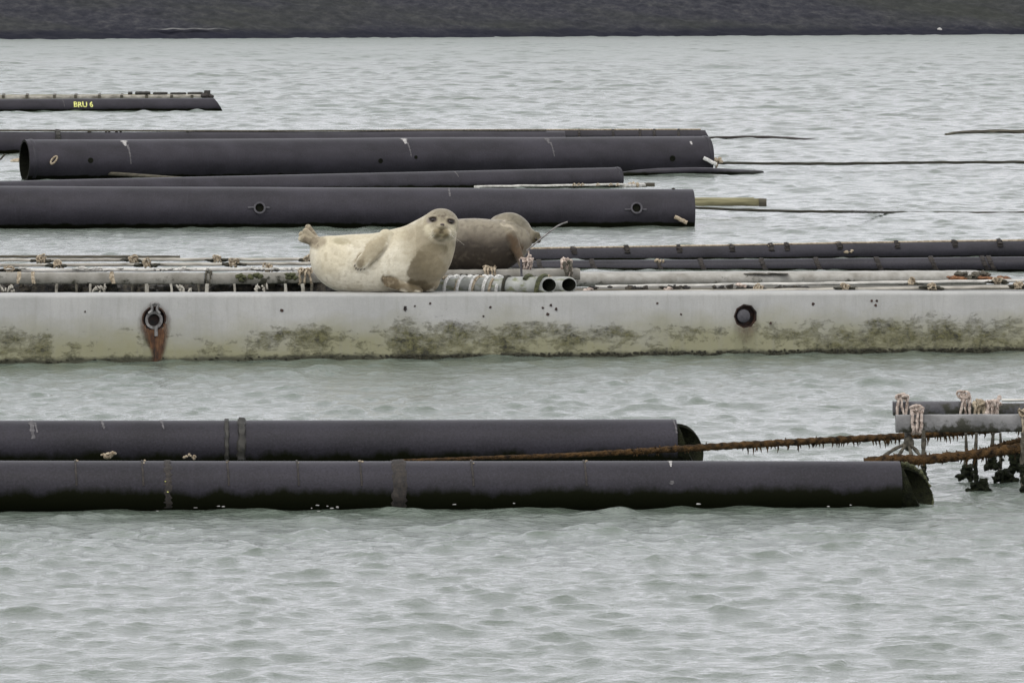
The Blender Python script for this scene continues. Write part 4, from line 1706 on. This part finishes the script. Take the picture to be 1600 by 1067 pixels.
mb = MB()
for k in range(16):
    px = random.choice((random.uniform(230, 530), random.uniform(790, 1010), random.uniform(-40, 1400)))
    w_ = onz(px, 797.5)
    mb.ball(Vector((w_.x, w_.y - random.uniform(0.0, 0.08), random.uniform(0.0, 0.05))), (random.uniform(0.004, 0.016), 0.006, random.uniform(0.002, 0.006)), 8, 6, lump=0.8, ls=60)
tag(mb.build('foam', M['dropping']), 'small white foam flecks along the foot of the nearest pipe', 'foam', kind='stuff')

# ------------------------------------------------------------------ mussel frame at the right


def weedy_rope(name, label, pts, r, mat, tufts, cat='rope', thin=None):
    sp = spline(pts, 0.012)
    mb = MB().tube(sp, [r * (1 + 0.12 * noise.noise(p * 9)) * (1 if thin is None else 0.35 + 0.65 * min(1, max(0, (p.x - sp[0].x) / thin))) for p in sp], 14, lobes=3, twist=26, lobe_amp=0.16, jit=0.05)
    t = mb
    for _ in range(tufts):
        p = random.choice(sp if thin is None else sp[len(sp) // 2:])
        L_ = random.choice((random.uniform(0.015, 0.035), random.uniform(0.015, 0.035), random.uniform(0.03, 0.055)))
        q = p + Vector((random.uniform(-0.012, 0.006), random.uniform(-0.02, 0.01), -r * 0.5))
        e = q + Vector((random.uniform(-0.01, 0.012), 0, -L_ - r * 0.3))
        t.tube([q, q.lerp(e, 0.5) + Vector((0.003, 0, 0)), e], [0.007, 0.005, 0.0015], 6)
    # tiny sprigs all round
    for _ in range(120):
        p = random.choice(sp if thin is None else sp[len(sp) // 3:])
        a = random.uniform(0, 6.28)
        dr = Vector((random.uniform(-0.4, 0.4), math.cos(a), math.sin(a))).normalized()
        t.tube([p + dr * r * 0.8, p + dr * (r + random.uniform(0.004, 0.016))], [0.006, 0.002], 5)
    o = mb.build(name, mat)
    tag(o, label, cat)
    return o


weedy_rope('weedy_rope', 'long weedy brown rope rising from between the near pipes to the mussel frame',
           [at(610, 720, 45.3), at(760, 715, 45.35), at(900, 710.5, 45.5), at(1095, 699, 45.8), at(1250, 690, 46.1), at(1400, 682, 46.5), at(1545, 671.5, 46.75), at(1640, 663, 46.9)], 0.025, M['rope_rust'], 80, thin=2.0)
weedy_rope('weedy_rope', 'thick rusty rope crossing low in front of the frame from the nearest pipe',
           [at(1350, 722, 44.5), at(1400, 717.5, 44.5), at(1440, 718, 44.5), at(1520, 710, 44.6), at(1580, 702, 44.7), at(1680, 690, 44.9)], 0.034, M['rope_rust'], 22)
weedy_rope('weedy_rope', 'short weedy rope climbing to the right edge under the mussel frame',
           [at(1535, 706, 45.0), at(1570, 694, 45.1), at(1600, 686, 45.2), at(1660, 668, 45.4)], 0.018, M['rope_rust'], 14)

root = empty('mussel_rack', at(1500, 675, 46.6))
Yb, Ym = 45.0, 46.1
MB().beam(at(1399.5, 661.5, Yb), at(1597, 660.5, Yb), 0.10, 0.108, 0.008, 40, rough=0.001).build('front_beam', M['frame_beam'], root)
MB().beam(at(1598.5, 660.5, Yb), at(1900, 660.0, Yb), 0.10, 0.108, 0.008, 30, rough=0.001).build('front_beam', M['frame_beam'], root)
MB().beam(at(1395, 638.0, Ym), at(1508, 637.5, Ym), 0.10, 0.088, 0.008, 30, rough=0.001).build('back_beam', M['frame_beam_dark'], root)
MB().beam(at(1509, 639.5, Ym), at(1900, 637.5, Ym), 0.10, 0.075, 0.008, 30, rough=0.001).build('back_beam', M['frame_beam_dark'], root)
for i, (py, xx, h_) in enumerate(((625, 1565, 0.016), (632, 1555, 0.020), (640, 1545, 0.024))):
    MB().beam(at(xx, py, 46.9 - i * 0.4), at(1900, py + 1.5, 46.9 - i * 0.4), 0.06, h_, 0.006, 20, rough=0.001).build('deck_rail', M['rail_white'], root)
for px in (1700, 1850):
    MB().beam(at(px, 661, Yb + 0.07), at(px + 4, 641, Ym - 0.07), 0.07, 0.05, 0.006).build('cross_bar', M['frame_beam_dark'], root)
for (px, pyc, Y, hh, mat, cnt, rr, spr) in ((1409, 636, Ym - 0.02, 15, 'rope_pale', 3, 0.012, 7), (1432, 658, Yb, 17, 'rope_pale', 3, 0.014, 7),
                                            (1508, 634, Ym - 0.02, 15, 'rope_pale', 3, 0.011, 6), (1530, 641, Ym - 0.25, 9, 'rope_tan', 3, 0.012, 7),
                                            (1550, 640, Ym - 0.3, 9, 'rope_pale', 3, 0.012, 7), (1597, 660, Yb, 14, 'rope_tan', 1, 0.008, 1)):
    lash_on(root, px, pyc, Y, 15, hh, M[mat], cnt, rr, spr, fuzz=5)
# the frame rests on a float beyond the right edge
tag(root, 'grey mussel frame of two beams and white rails bound with pale rope', 'frame')
pr = Pipe('floating_pipe', 'black float pipe carrying the mussel frame just beyond the right edge', PC,
          at(1760, 712, 45.2), at(2100, 709, 45.6), 0.16, PN, seg=20)
MB().tube(spline([at(1565, 630, 45.8), at(1556, 634, 45.8), at(1545, 640, 45.8), at(1540, 648, 45.7)], 0.02), 0.014, 8, jit=0.2).tube(
    spline([at(1562, 620, 45.9), at(1557, 628, 45.8), at(1540, 634, 45.8)], 0.02), 0.014, 8, jit=0.2).build('rope_end', M['rope_pale'], root)

# hitch hanging from the front beam
root = empty('rope_hitch', at(1418, 690, 45.0))
kc = at(1419, 692, 45.0)
mb = MB()
mb.ball(kc, (0.035, 0.035, 0.045), 12, 8, lump=0.5, ls=30)
mb.tube(spline([at(1418, 674, 45.1), kc], 0.02), 0.020, 8, jit=0.1)
mb.build('knot', M['rope_drop'], root)
for tgt in ((1376, 716, 44.9), (1402, 716, 44.9), (1430, 737, 44.8), (1442, 718, 44.9)):
    e = at(*tgt)
    MB().tube(spline([kc, kc.lerp(e, 0.5) + Vector((0, 0, 0.01)), e], 0.015), 0.013, 8, lobes=2, twist=40, jit=0.08).build('strand', M['rope_drop'], root)
tag(root, 'knotted grey rope fanning out in strands under the frame end', 'rope hitch')

# dropper ropes with weedy clumps
drops = ((1443, 672, 778, 44.8, 0.018, None, 'dropper rope hanging beside the weedy end of the nearest pipe'),
         (1509, 676, 732, 45.6, 0.012, (1510, 737, 15, 11), 'dropper rope with a rounded clump, first one right of the knotted hitch'),
         (1526, 676, 752, 44.7, 0.014, (1530, 760, 20, 13), 'dropper rope with the lowest wide clump, second right of the knotted hitch'),
         (1552, 676, 722, 45.9, 0.015, (1550, 722, 8, 8), 'thick dropper rope ending in a small clump behind the low rusty rope'),
         (1563, 676, 742, 45.3, 0.012, (1570, 744, 20, 10), 'dropper rope with a clump that spreads to the right'),
         (1598, 676, 775, 44.7, 0.016, (1604, 772, 14, 16), 'dropper rope with a dark clump cut by the right edge'))
for (px, y0, y1, Y, r, cl, lab) in drops:
    root = empty('dropper_rope', at(px, y1, Y))
    a_, b_ = at(px, y0, Y), at(px + random.uniform(-1.5, 1.5), y1, Y)
    pts = spline([a_, a_.lerp(b_, 0.5) + Vector((random.uniform(-0.008, 0.008), 0, 0)), b_], 0.012)
    MB().tube(pts, [r * (0.8 + 0.35 * i / len(pts)) for i in range(len(pts))], 10, lobes=2, twist=30, jit=0.1).build('rope', M['rope_drop'], root)
    # weed thickening the lower half
    low = [p for i, p in enumerate(pts) if i > len(pts) * 0.5]
    mb = MB()
    for p in low[::2]:
        mb.ball(p + Vector((random.uniform(-0.008, 0.008), -0.005, 0)), (r * random.uniform(0.9, 1.4), r, r * 1.2), 8, 6, lump=0.8, ls=50)
    mb.build('weed_sleeve', M['clump'], root)
    if cl:
        cx, cy, hw, hh = cl
        mb = MB()
        for k in range(46):
            f = random.random() ** 0.6             # 0 top .. 1 bottom
            yy = cy - hh + 2 * hh * f
            xx = cx + random.uniform(-1, 1) * hw * (0.2 + 0.8 * f)
            mb.ball(at(xx, yy, Y - 0.04 * random.random()), (random.uniform(0.012, 0.026), 0.022, random.uniform(0.012, 0.024)), 8, 6, lump=0.9, ls=50)
        mb.build('mussel_clump', M['clump'], root)
    tag(root, lab, 'rope', 'dropper ropes under the mussel frame')
mb = MB()
for k in range(50):
    mb.ball(at(1590 + random.uniform(-10, 18), 714 + random.uniform(-18, 20), 45.9), (0.03, 0.03, 0.03), 8, 6, lump=0.9, ls=40)
tag(mb.build('weed_bundle', M['clump']), 'dark bundle of weed hanging behind the rusty rope at the right edge', 'weed')
# weed on the open end of the nearest pipe
mb = MB()
for k in range(60):
    a = random.uniform(-50, 90)
    rr = h2.r - 0.02
    p = h2.axis(1.0) + h2.d * (0.17 * math.sqrt(max(0, 1 - ((1 + math.sin(math.radians(a))) / 2) ** 1.5)) + 0.065 * math.cos(math.radians(a))) + (-h2.side * math.cos(math.radians(a)) + h2.up * math.sin(math.radians(a))) * rr
    mb.ball(p, (random.uniform(0.008, 0.018),) * 3, 7, 5, lump=0.8, ls=50)
mb.build('rim_weed', M['green_weed'], h2.o)


# ------------------------------------------------------------------ seals
class Seal:
    """body built from dense overlapping ellipsoids, fused into one skin"""

    def __init__(self, ref_px, ref_py, Y):
        self.Y = Y
        self.sc = Y / F
        self.mb = MB()

    def P(self, px, py, y=0.0):
        return at(px, py, self.Y) + Vector((0, y, 0))

    def chain(self, pts, step=0.25, nu=26, nv=18):
        """pts: (px, py, r_px, depth_scale, y_offset)"""
        s = [Vector((p[0], p[1], 0)) for p in pts]
        n = len(pts)
        K = 9
        arr = np.array(pts, float)
        for i in range(n - 1):
            for j in range(K + (1 if i == n - 2 else 0)):
                t = j / K
                p0, p1_, p2_, p3_ = arr[max(i - 1, 0)], arr[i], arr[i + 1], arr[min(i + 2, n - 1)]
                v = 0.5 * (2 * p1_ + (p2_ - p0) * t + (2 * p0 - 5 * p1_ + 4 * p2_ - p3_) * t * t + (3 * p1_ - p0 - 3 * p2_ + p3_) * t ** 3)
                r = max(v[2], 0.5) * self.sc
                self.mb.ball(self.P(v[0], v[1], v[4]), (r, r * v[3], r), nu, nv)

    def flat(self, px, py, y, rx, ry, rz, ang=0.0, tilt=0.0, yaw=0.0):
        """ellipsoid, radii in px, rotated ang degrees in the picture plane (counter-clockwise)"""
        R = Matrix.Rotation(math.radians(-ang), 3, 'Y') @ Matrix.Rotation(math.radians(yaw), 3, 'Z') @ Matrix.Rotation(math.radians(tilt), 3, 'X')
        self.mb.ball(self.P(px, py, y), (rx * self.sc, ry * self.sc, rz * self.sc), 22, 14, rot=R)

    def fuse(self, name, mat, floor_z, colour, voxel=0.009, smooth=6):
        ob = self.mb.build('tmp', mat, origin=(0, 0, 0))
        md = ob.modifiers.new('r', 'REMESH')
        md.mode = 'VOXEL'
        md.voxel_size = voxel
        md.use_smooth_shade = True
        ms = ob.modifiers.new('s', 'SMOOTH')
        ms.factor = 0.5
        ms.iterations = smooth
        bpy.context.view_layer.update()
        dg = bpy.context.evaluated_depsgraph_get()
        me = bpy.data.meshes.new_from_object(ob.evaluated_get(dg))
        bpy.data.objects.remove(ob)
        co = np.zeros(len(me.vertices) * 3, np.float32)
        me.vertices.foreach_get('co', co)
        co = co.reshape(-1, 3)
        # settle the belly onto what it lies on
        z = co[:, 2]
        low = z < floor_z
        co[low, 2] = floor_z + (z[low] - floor_z) * 0.04
        cols = np.ones((len(co), 4), np.float32)
        # to photo pixels for painting the coat pattern
        yc = co[:, 1] * math.cos(PITCH) + (CAM_H - co[:, 2]) * math.sin(PITCH)
        px = 800 + F * co[:, 0] / yc
        py = 533.5 - F * ((co[:, 2] - CAM_H) * math.cos(PITCH) + co[:, 1] * math.sin(PITCH)) / yc
        cols[:, :3] = colour(px, py, co)
        org = Vector((float(co[:, 0].mean()), float(co[:, 1].mean()), float(floor_z)))
        co -= np.array(org, np.float32)
        me.vertices.foreach_set('co', co.reshape(-1))
        ca = me.color_attributes.new('fur', 'FLOAT_COLOR', 'POINT')
        ca.data.foreach_set('color', cols.reshape(-1))
        me.materials.clear()
        me.materials.append(mat)
        me.polygons.foreach_set('use_smooth', [True] * len(me.polygons))
        me.update()
        o = bpy.data.objects.new(name, me)
        COL.objects.link(o)
        o.location = org
        o['_o'] = tuple(org)
        return o


def sst(x, a, b):
    t = np.clip((x - a) / (b - a), 0, 1)
    return t * t * (3 - 2 * t)


def blob(px, py, cx, cy, rx, ry, ang=0.0, soft=0.35):
    a = math.radians(ang)
    dx, dy = px - cx, -(py - cy)
    u_ = dx * math.cos(a) + dy * math.sin(a)
    v_ = -dx * math.sin(a) + dy * math.cos(a)
    d = np.sqrt((u_ / rx) ** 2 + (v_ / ry) ** 2)
    return 1 - sst(d, 1 - soft, 1 + soft)


def vnoise(co, s, seed=0):
    return np.array([noise.noise(Vector((float(c[0]) * s + seed, float(c[1]) * s, float(c[2]) * s))) for c in co])


def lerp(c, col, f):
    return c * (1 - f[:, None]) + np.array(col)[None, :] * f[:, None]


def seal1_colour(px, py, co):
    nz_ = vnoise(co, 14)
    nz2 = vnoise(co, 45, 9)
    wx, wy = px + nz_ * 6 + nz2 * 2, py + vnoise(co, 14, 30) * 6 + nz2 * 2
    front = co[:, 1] < S1Y + 0.1
    c = np.tile(np.array([0.65, 0.615, 0.505]), (len(co), 1))
    # creamier belly, greyer back edge
    c = lerp(c, (0.42, 0.375, 0.255), 0.6 * sst(-wy, -392, -366) * (wx < 640))
    c = lerp(c, (0.72, 0.69, 0.58), 0.6 * blob(wx, wy, 570, 430, 60, 24))
    c = lerp(c, (0.56, 0.50, 0.34), 0.4 * blob(wx, wy, 520, 400, 26, 30))
    # oval smudge on the back near the hind end
    c = lerp(c, (0.34, 0.31, 0.21), 0.85 * blob(px + nz2 * 2, py + nz2, 534, 377, 14, 5.5, -4, 0.3))
    # neck and shoulder tan, deepened with painted shade
    neck = np.maximum(blob(wx, wy, 682, 392, 44, 50, 15, 0.35), blob(wx, wy, 662, 368, 34, 26, 30, 0.5))
    c = lerp(c, (0.262, 0.228, 0.155), 0.88 * neck)
    c = lerp(c, (0.150, 0.128, 0.078), 0.85 * blob(wx, wy, 691, 384, 25, 12, 5, 0.6))  # chin's shadow painted across the throat
    c = lerp(c, (0.42, 0.38, 0.27), 0.6 * blob(wx, wy, 709, 400, 6, 44, 16, 0.6))
    # brown breast patch, crisp and darkest along its left border
    patch = np.maximum(blob(wx, wy, 668, 424, 30, 32, 12, 0.10), blob(wx, wy, 657, 445, 22, 12, -12, 0.15))
    patch = np.maximum(patch, 0.6 * blob(wx, wy, 672, 402, 22, 18, 20, 0.5))
    pc = sst(wx, 646, 694)
    pcol = np.array((0.128, 0.104, 0.062))[None, :] * (1 - pc[:, None]) + np.array((0.275, 0.235, 0.155))[None, :] * pc[:, None]
    pf = (0.86 * patch)[:, None]
    c = c * (1 - pf) + pcol * pf
    c = lerp(c, (0.085, 0.066, 0.036), 0.7 * blob(wx, wy, 662, 448, 20, 9, -8, 0.5))
    # face
    head = blob(px, py, 691, 352, 30, 30, 0, 0.08) * front
    c = lerp(c, (0.33, 0.295, 0.215), head)
    crown = blob(wx, wy, 695, 333, 20, 9, -8, 0.5) * front
    c = lerp(c, (0.20, 0.18, 0.135), 0.85 * crown)
    spots = (nz2 > 0.18) * blob(px, py, 692, 337, 18, 7, 0, 0.4) * front
    c = lerp(c, (0.12, 0.095, 0.07), 0.6 * spots)
    c = lerp(c, (0.10, 0.075, 0.055), 0.7 * blob(px, py, 692, 338, 3.4, 1.6, 0, 0.5))
    # pale mask round the cheeks
    for (cx, cy, rx, ry, an) in ((669, 358, 6, 11, -20), (709, 361, 5, 10, 15), (676, 368, 6, 4, -35), (703, 371, 6, 4, 30)):
        c = lerp(c, (0.62, 0.58, 0.44), 0.6 * blob(wx, wy, cx, cy, rx, ry, an, 0.6) * front)
    # eye surrounds
    c = lerp(c, (0.25, 0.22, 0.20), 0.8 * blob(px, py, 671.5, 345, 5, 4.5, 0, 0.5) * front)
    c = lerp(c, (0.035, 0.025, 0.022), 0.97 * blob(px, py, 676.6, 342.8, 6.4, 4.8, 0, 0.35) * front)
    c = lerp(c, (0.035, 0.025, 0.022), 0.97 * blob(px, py, 704.4, 346, 6.8, 4.8, -18, 0.35) * front)
    # whisker pads and mouth
    c = lerp(c, (0.17, 0.14, 0.08), 0.88 * blob(wx, py, 690, 364, 12.5, 8.5, 0, 0.4) * front)
    c = lerp(c, (0.07, 0.055, 0.03), 0.85 * blob(px, py, 689.5, 362.6, 4.2, 2.6, 0, 0.5) * front)
    c = lerp(c, (0.13, 0.105, 0.055), 0.6 * blob(px, py, 682.5, 368.5, 4, 3, 20, 0.5) * front)
    c = lerp(c, (0.13, 0.105, 0.055), 0.6 * blob(px, py, 698.5, 368.5, 4, 3, -20, 0.5) * front)
    c = lerp(c, (0.34, 0.31, 0.2), 0.7 * blob(px, py, 690, 367.5, 3.5, 2, 0, 0.5) * front)
    # fore flipper
    near = co[:, 1] < S1Y - 0.10
    fl = blob(wx, wy, 582, 392, 34, 13, 46, 0.25) * near
    c = lerp(c, (0.34, 0.295, 0.20), 0.85 * fl)
    c = lerp(c, (0.19, 0.155, 0.10), 0.75 * blob(wx, wy, 563, 412, 12, 8, 55, 0.4) * near)
    c = lerp(c, (0.17, 0.14, 0.09), 0.6 * blob(px, py, 592, 399, 24, 3.2, 46, 0.6) * near)  # flipper's shadow painted as a line along its lower right edge
    # lower flipper
    c = lerp(c, (0.095, 0.068, 0.034), 0.95 * blob(wx, wy, 613, 442, 19, 11, -28, 0.25) * (co[:, 1] < S1Y - 0.2))
    c = lerp(c, (0.13, 0.10, 0.055), 0.85 * blob(wx, wy, 637, 450, 16, 7, -12, 0.4) * (co[:, 1] < S1Y - 0.18))
    c = lerp(c, (0.10, 0.080, 0.046), 0.85 * blob(wx, wy, 656, 447, 20, 9, -8, 0.3) * (co[:, 1] < S1Y - 0.05))
    # hind flippers
    hf = blob(wx, wy, 484, 368, 26, 17, -35, 0.25)
    c = lerp(c, (0.30, 0.26, 0.185), 0.9 * hf)
    c = lerp(c, (0.17, 0.14, 0.10), 0.7 * hf * (nz_ + nz2 * 0.8 > 0.02))
    c = lerp(c, (0.36, 0.31, 0.22), 0.3 * sst(vnoise(co, 30, 77), 0.25, 0.4) * (1 - patch) * (px < 655))
    c = lerp(c, (0.44, 0.40, 0.30), 0.35 * sst(vnoise(co, 9, 57), 0.1, 0.3) * (1 - patch) * (px < 650))
    # faint mottling
    c *= (1 + 0.05 * nz2 + 0.05 * nz_)[:, None]
    return np.clip(c, 0.01, 0.9)


S1Y = 60.62
s1 = Seal(600, 459, S1Y)
s1.chain([(491, 378, 10, 1.2, 0.02), (500, 385, 15, 1.1, 0.0), (511, 396, 27.5, 1.0, 0), (528, 409, 41, 0.95, 0), (553, 413, 47, 0.95, 0), (590, 413, 49, 0.95, 0),
          (624, 409, 52, 0.95, 0), (650, 402, 52, 0.9, 0.0), (667, 385, 44, 0.92, 0.0), (680, 366, 33.5, 1.0, -0.02), (688.5, 353.5, 28.0, 1.0, -0.04)])
s1.chain([(640, 420, 40, 1.0, 0.0), (653, 428, 34, 0.95, 0.0), (664, 436, 24, 0.95, 0.0)])
# head: broad skull, cheeks, snout
s1.flat(690, 351, -0.05, 27.5, 27, 25.5)
s1.flat(690, 362, -0.095, 23, 22, 18)
s1.flat(690.5, 356, -0.16, 12, 19, 9.0, tilt=-12)
s1.flat(683.5, 362.5, -0.21, 9.0, 10, 8.2)
s1.flat(697, 363.2, -0.21, 9.0, 10, 8.2)
s1.flat(690, 370, -0.185, 9.5, 10, 5.5)
s1.flat(691, 351.5, -0.225, 4.6, 8, 3.6)
# brow ridges over the eyes
s1.flat(677, 338, -0.155, 8, 6, 3.0, ang=8)
s1.flat(704, 341, -0.155, 8, 6, 3.0, ang=-16)
# fore flipper lying over the flank: a flat blade that starts inside the shoulder
def flank(px_, py_):
    q = max(0.0, 1 - ((px_ - 592) ** 2 * 0.25 + (py_ - 411) ** 2) / 50.0 ** 2)
    return -0.95 * 50 * s1.sc * math.sqrt(q)


for t in np.linspace(0, 1, 21):
    cx, cy = 606 - 38 * t, 371 + 36 * t
    wid = 15.5 - 5.0 * t
    s1.flat(cx, cy, flank(cx, cy) + 0.012 - 0.034 * sst(t, 0.05, 0.5), wid * 0.8, 4.2 - 1.0 * t, wid, ang=44)
for k in range(5):
    f = (k - 2) / 2.0
    bx, by = 570 + f * 6.4, 405 + f * 4.2
    for t in np.linspace(0, 1, 6):
        L_ = (13, 15.5, 15.5, 13, 9)[k]
        s1.flat(bx - L_ * t * 0.55, by + L_ * t * 0.80, -0.270 + 0.006 * t, 3.5 - 1.2 * t, 3.2 - t, 3.5 - 1.2 * t)
# lower flipper, tucked along the pontoon
for t in np.linspace(0, 1, 13):
    s1.flat(652 - 40 * t, 452 - 11 * t ** 1.3, -0.165 - 0.075 * t ** 0.6, 10, 5, 6.0 + 2.8 * t, ang=-16)
for k in range(4):
    s1.flat(602 + k * 0.8, 434.5 + k * 3.4, -0.252, 4.5, 3.4, 2.0, ang=-20)
# hind flippers: two fans of webbed toes, raised and folded together
for (ang0, y_, L0) in ((150, -0.01, 28), (138, 0.05, 30)):
    for k in range(5):
        a = math.radians(ang0 + (k - 2) * 7)
        for t in np.linspace(0, 1, 9):
            L_ = L0 * (1.0 if k in (0, 4) else 0.86)
            x_ = 498 + math.cos(a) * L_ * t
            yy_ = 381 - math.sin(a) * L_ * t
            s1.flat(x_, yy_, y_ + 0.012 * math.sin(k * 1.7), 6.0 - 0.6 * t, 4.2, 6.4 - 1.0 * t, ang=ang0 - 90)
fz1 = beam_top(600) + 0.001
seal = s1.fuse('seal', M['fur'], fz1, seal1_colour, voxel=0.006, smooth=4)
tag(seal, 'pale cream seal resting on the pontoon with raised head, facing the camera', 'seal')
for (px, py) in ((677.2, 343.6), (704.0, 346.6)):
    # find the head surface along the line of sight
    best = None
    mw = Matrix.Translation(seal.location)
    org = Vector((0, 0, CAM_H)) - seal.location
    hit, loc, nr, idx = seal.ray_cast(org, ray(px, py).normalized())
    p = loc + seal.location if hit else s1.P(px, py, -0.17)
    e = MB().ball(p + Vector((0, 0.006, 0)), (0.025, 0.015, 0.0195), 18, 12).build('eye', M['eye'], seal)
hit, loc, nr, idx = seal.ray_cast(org, ray(691.2, 351.3).normalized())
pn = loc + seal.location
mb = MB().ball(pn + Vector((0, 0.006, 0)), (0.019, 0.014, 0.013), 16, 10)
nose = mb.build('nose', M['nose'], seal)
MB().ball(pn + Vector((-0.007, -0.008, 0.0)), (0.0035, 0.004, 0.006), 8, 6).ball(pn + Vector((0.007, -0.008, 0.0)), (0.0035, 0.004, 0.006), 8, 6).build('nostrils', M['eye'], nose)
mb = MB()
for k in range(9):
    sgn = -1 if k % 2 else 1
    a0 = Vector((pn.x + sgn * random.uniform(0.035, 0.055), pn.y + 0.02, pn.z - random.uniform(0.05, 0.085)))
    L_ = random.uniform(0.05, 0.10)
    if k == 2:
        L_ = 0.15
    e = a0 + Vector((sgn * L_, -0.01, -L_ * random.uniform(0.2, 1.0)))
    mb.tube([a0, a0.lerp(e, 0.5) + Vector((0, -0.008, 0.006)), e], [0.0011, 0.0009, 0.0005], 5)
mb.build('whiskers', M['whisker'], seal)
mb = MB()
for k in range(5):
    f = (k - 2) / 2.0
    L_ = (13, 15.5, 15.5, 13, 9)[k]
    bx, by = 570 + f * 6.4 - L_ * 0.55, 405 + f * 4.2 + L_ * 0.80
    p = s1.P(bx, by, -0.268)
    mb.tube([p, p + Vector((-0.008, -0.006, -0.012)), p + Vector((-0.011, -0.003, -0.022))], [0.006, 0.0045, 0.001], 6)
mb.build('claws', M['claw'], seal)


def seal2_colour(px, py, co):
    nz_ = vnoise(co, 12, 3)
    nz2 = vnoise(co, 45, 19)
    wx, wy = px + nz_ * 6 + nz2 * 2, py + vnoise(co, 12, 40) * 6 + nz2 * 2
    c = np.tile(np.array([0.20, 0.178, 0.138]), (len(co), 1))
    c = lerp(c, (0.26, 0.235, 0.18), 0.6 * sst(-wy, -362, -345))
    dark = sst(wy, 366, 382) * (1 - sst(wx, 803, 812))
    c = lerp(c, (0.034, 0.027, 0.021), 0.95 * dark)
    c = lerp(c, (0.085, 0.07, 0.052), 0.6 * blob(wx, wy, 760, 372, 50, 10, -6, 0.6))
    head = blob(px, py, 806, 352, 32, 18, -34, 0.15)
    c = lerp(c, (0.21, 0.19, 0.14), 0.8 * head)
    c = lerp(c, (0.13, 0.12, 0.09), 0.7 * blob(wx, wy, 812, 345, 22, 7, -38, 0.5))
    c = lerp(c, (0.52, 0.47, 0.38), 0.55 * blob(wx, wy, 793, 350, 14, 2.5, -32, 0.6))  # highlight painted on the ridge between shoulder and head
    c = lerp(c, (0.085, 0.075, 0.042), 0.9 * blob(wx, wy, 839, 371, 9, 11, 0, 0.4))
    c = lerp(c, (0.095, 0.063, 0.035), 0.9 * blob(wx, wy, 807, 386, 25, 9, -62, 0.45) * (co[:, 1] < S2Y - 0.1))
    c = lerp(c, (0.10, 0.085, 0.065), 0.4 * sst(vnoise(co, 26, 88), 0.1, 0.35))
    c *= (1 + 0.14 * nz2 + 0.10 * nz_)[:, None]
    return np.clip(c, 0.01, 0.9)


S2Y = 62.66
s2 = Seal(760, 425, S2Y)
s2.chain([(640, 398, 24, 1.0, 0.1), (672, 388, 36, 1.0, 0.06), (705, 386, 42, 0.9, 0.02), (738, 384, 43, 0.85, 0.0), (768, 385, 42, 0.85, 0.0), (786, 381, 37, 0.85, 0.0), (800, 379, 28, 0.9, 0.0), (809, 378, 22.5, 0.9, 0.02), (808, 392, 15, 1, 0.03)])
# head turned away to the right and bowed
s2.chain([(786, 362, 27, 0.8, 0.09), (797, 357, 24.5, 0.85, 0.09), (808, 360, 21, 0.9, 0.08), (818, 366, 15.5, 0.9, 0.06), (828, 370, 11.5, 0.9, 0.05), (837, 372, 8.6, 0.9, 0.04)])
s2.flat(838, 367, 0.03, 6.5, 6, 5)
s2.flat(841, 376, 0.02, 5, 5, 4.5)
# near fore flipper hanging down
for t in np.linspace(0, 1, 15):
    s2.flat(799 + 18 * t, 368 + 46 * t, -0.165 - 0.01 * t, 9.5 * (1 - 0.45 * t) , 3.6, 10 - 2.5 * t, ang=-14)
for k in range(4):
    for t in np.linspace(0, 1, 4):
        s2.flat(815 + k * 2.4 + (k - 1.5) * t * 0.5, 406 + 9 * t, -0.175, 2.2, 2.2, 2.6)
z2 = at(760, 421.5, S2Y).z
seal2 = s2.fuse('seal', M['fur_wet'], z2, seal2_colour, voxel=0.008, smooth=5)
tag(seal2, 'dark brown seal lying behind the pale one, head bowed to the right', 'seal')
p = s2.P(845, 372, 0.03)
MB().ball(p, (0.012, 0.015, 0.012), 12, 8).build('nose', M['nose'], seal2)
pe = s2.P(837.5, 373.5, -0.008)
MB().ball(pe, (0.012, 0.01, 0.010), 12, 8).build('eye', M['eye'], seal2)

# deck boards the dark seal lies on
mb = MB().beam(at(560, 423, S2Y + 0.12), at(835, 421.5, S2Y + 0.14), 0.45, 0.02, 0.006, 20, rough=0.002)
mb.v = [Vector((v.x, v.y, min(v.z, z2 - 0.001))) for v in mb.v]
tag(mb.build('deck_board', M['wood_dark']), 'dark wet deck board under the brown seal', 'board')

# thin stick beside the dark seal, and a small dark pin on the beam
mb = MB().tube(spline([at(823, 392, 62.0), at(848, 371, 62.0), at(872, 353, 62.0), at(887, 347, 62.0)], 0.03), 0.008, 6)
tag(mb.build('stick', M['galv']), 'thin grey stick slanting up to the right from the dark seal', 'stick')
root = empty('steel_pin', at(816, 434, 62.2))
MB().tube([at(814, 405, 62.2), at(815, 433, 62.2)], 0.010, 8).build('shaft', M['plug'], root)
MB().ball(at(815, 433, 62.2), (0.032, 0.03, 0.008), 12, 6).build('foot', M['plug'], root)
tag(root, 'thin black pin standing between the dark seal and the grey tubes', 'pin')
mb = MB().tube(spline([at(825.5, 391, 62.1), at(826.5, 400, 62.1), at(826, 410, 62.1)], 0.01), 0.007, 6)
tag(mb.build('rope_end', M['rope_pale']), 'pale upright rope end beside the snout of the dark seal', 'rope')

for o in bpy.data.objects:
    if '_o' in o:
        del o['_o']
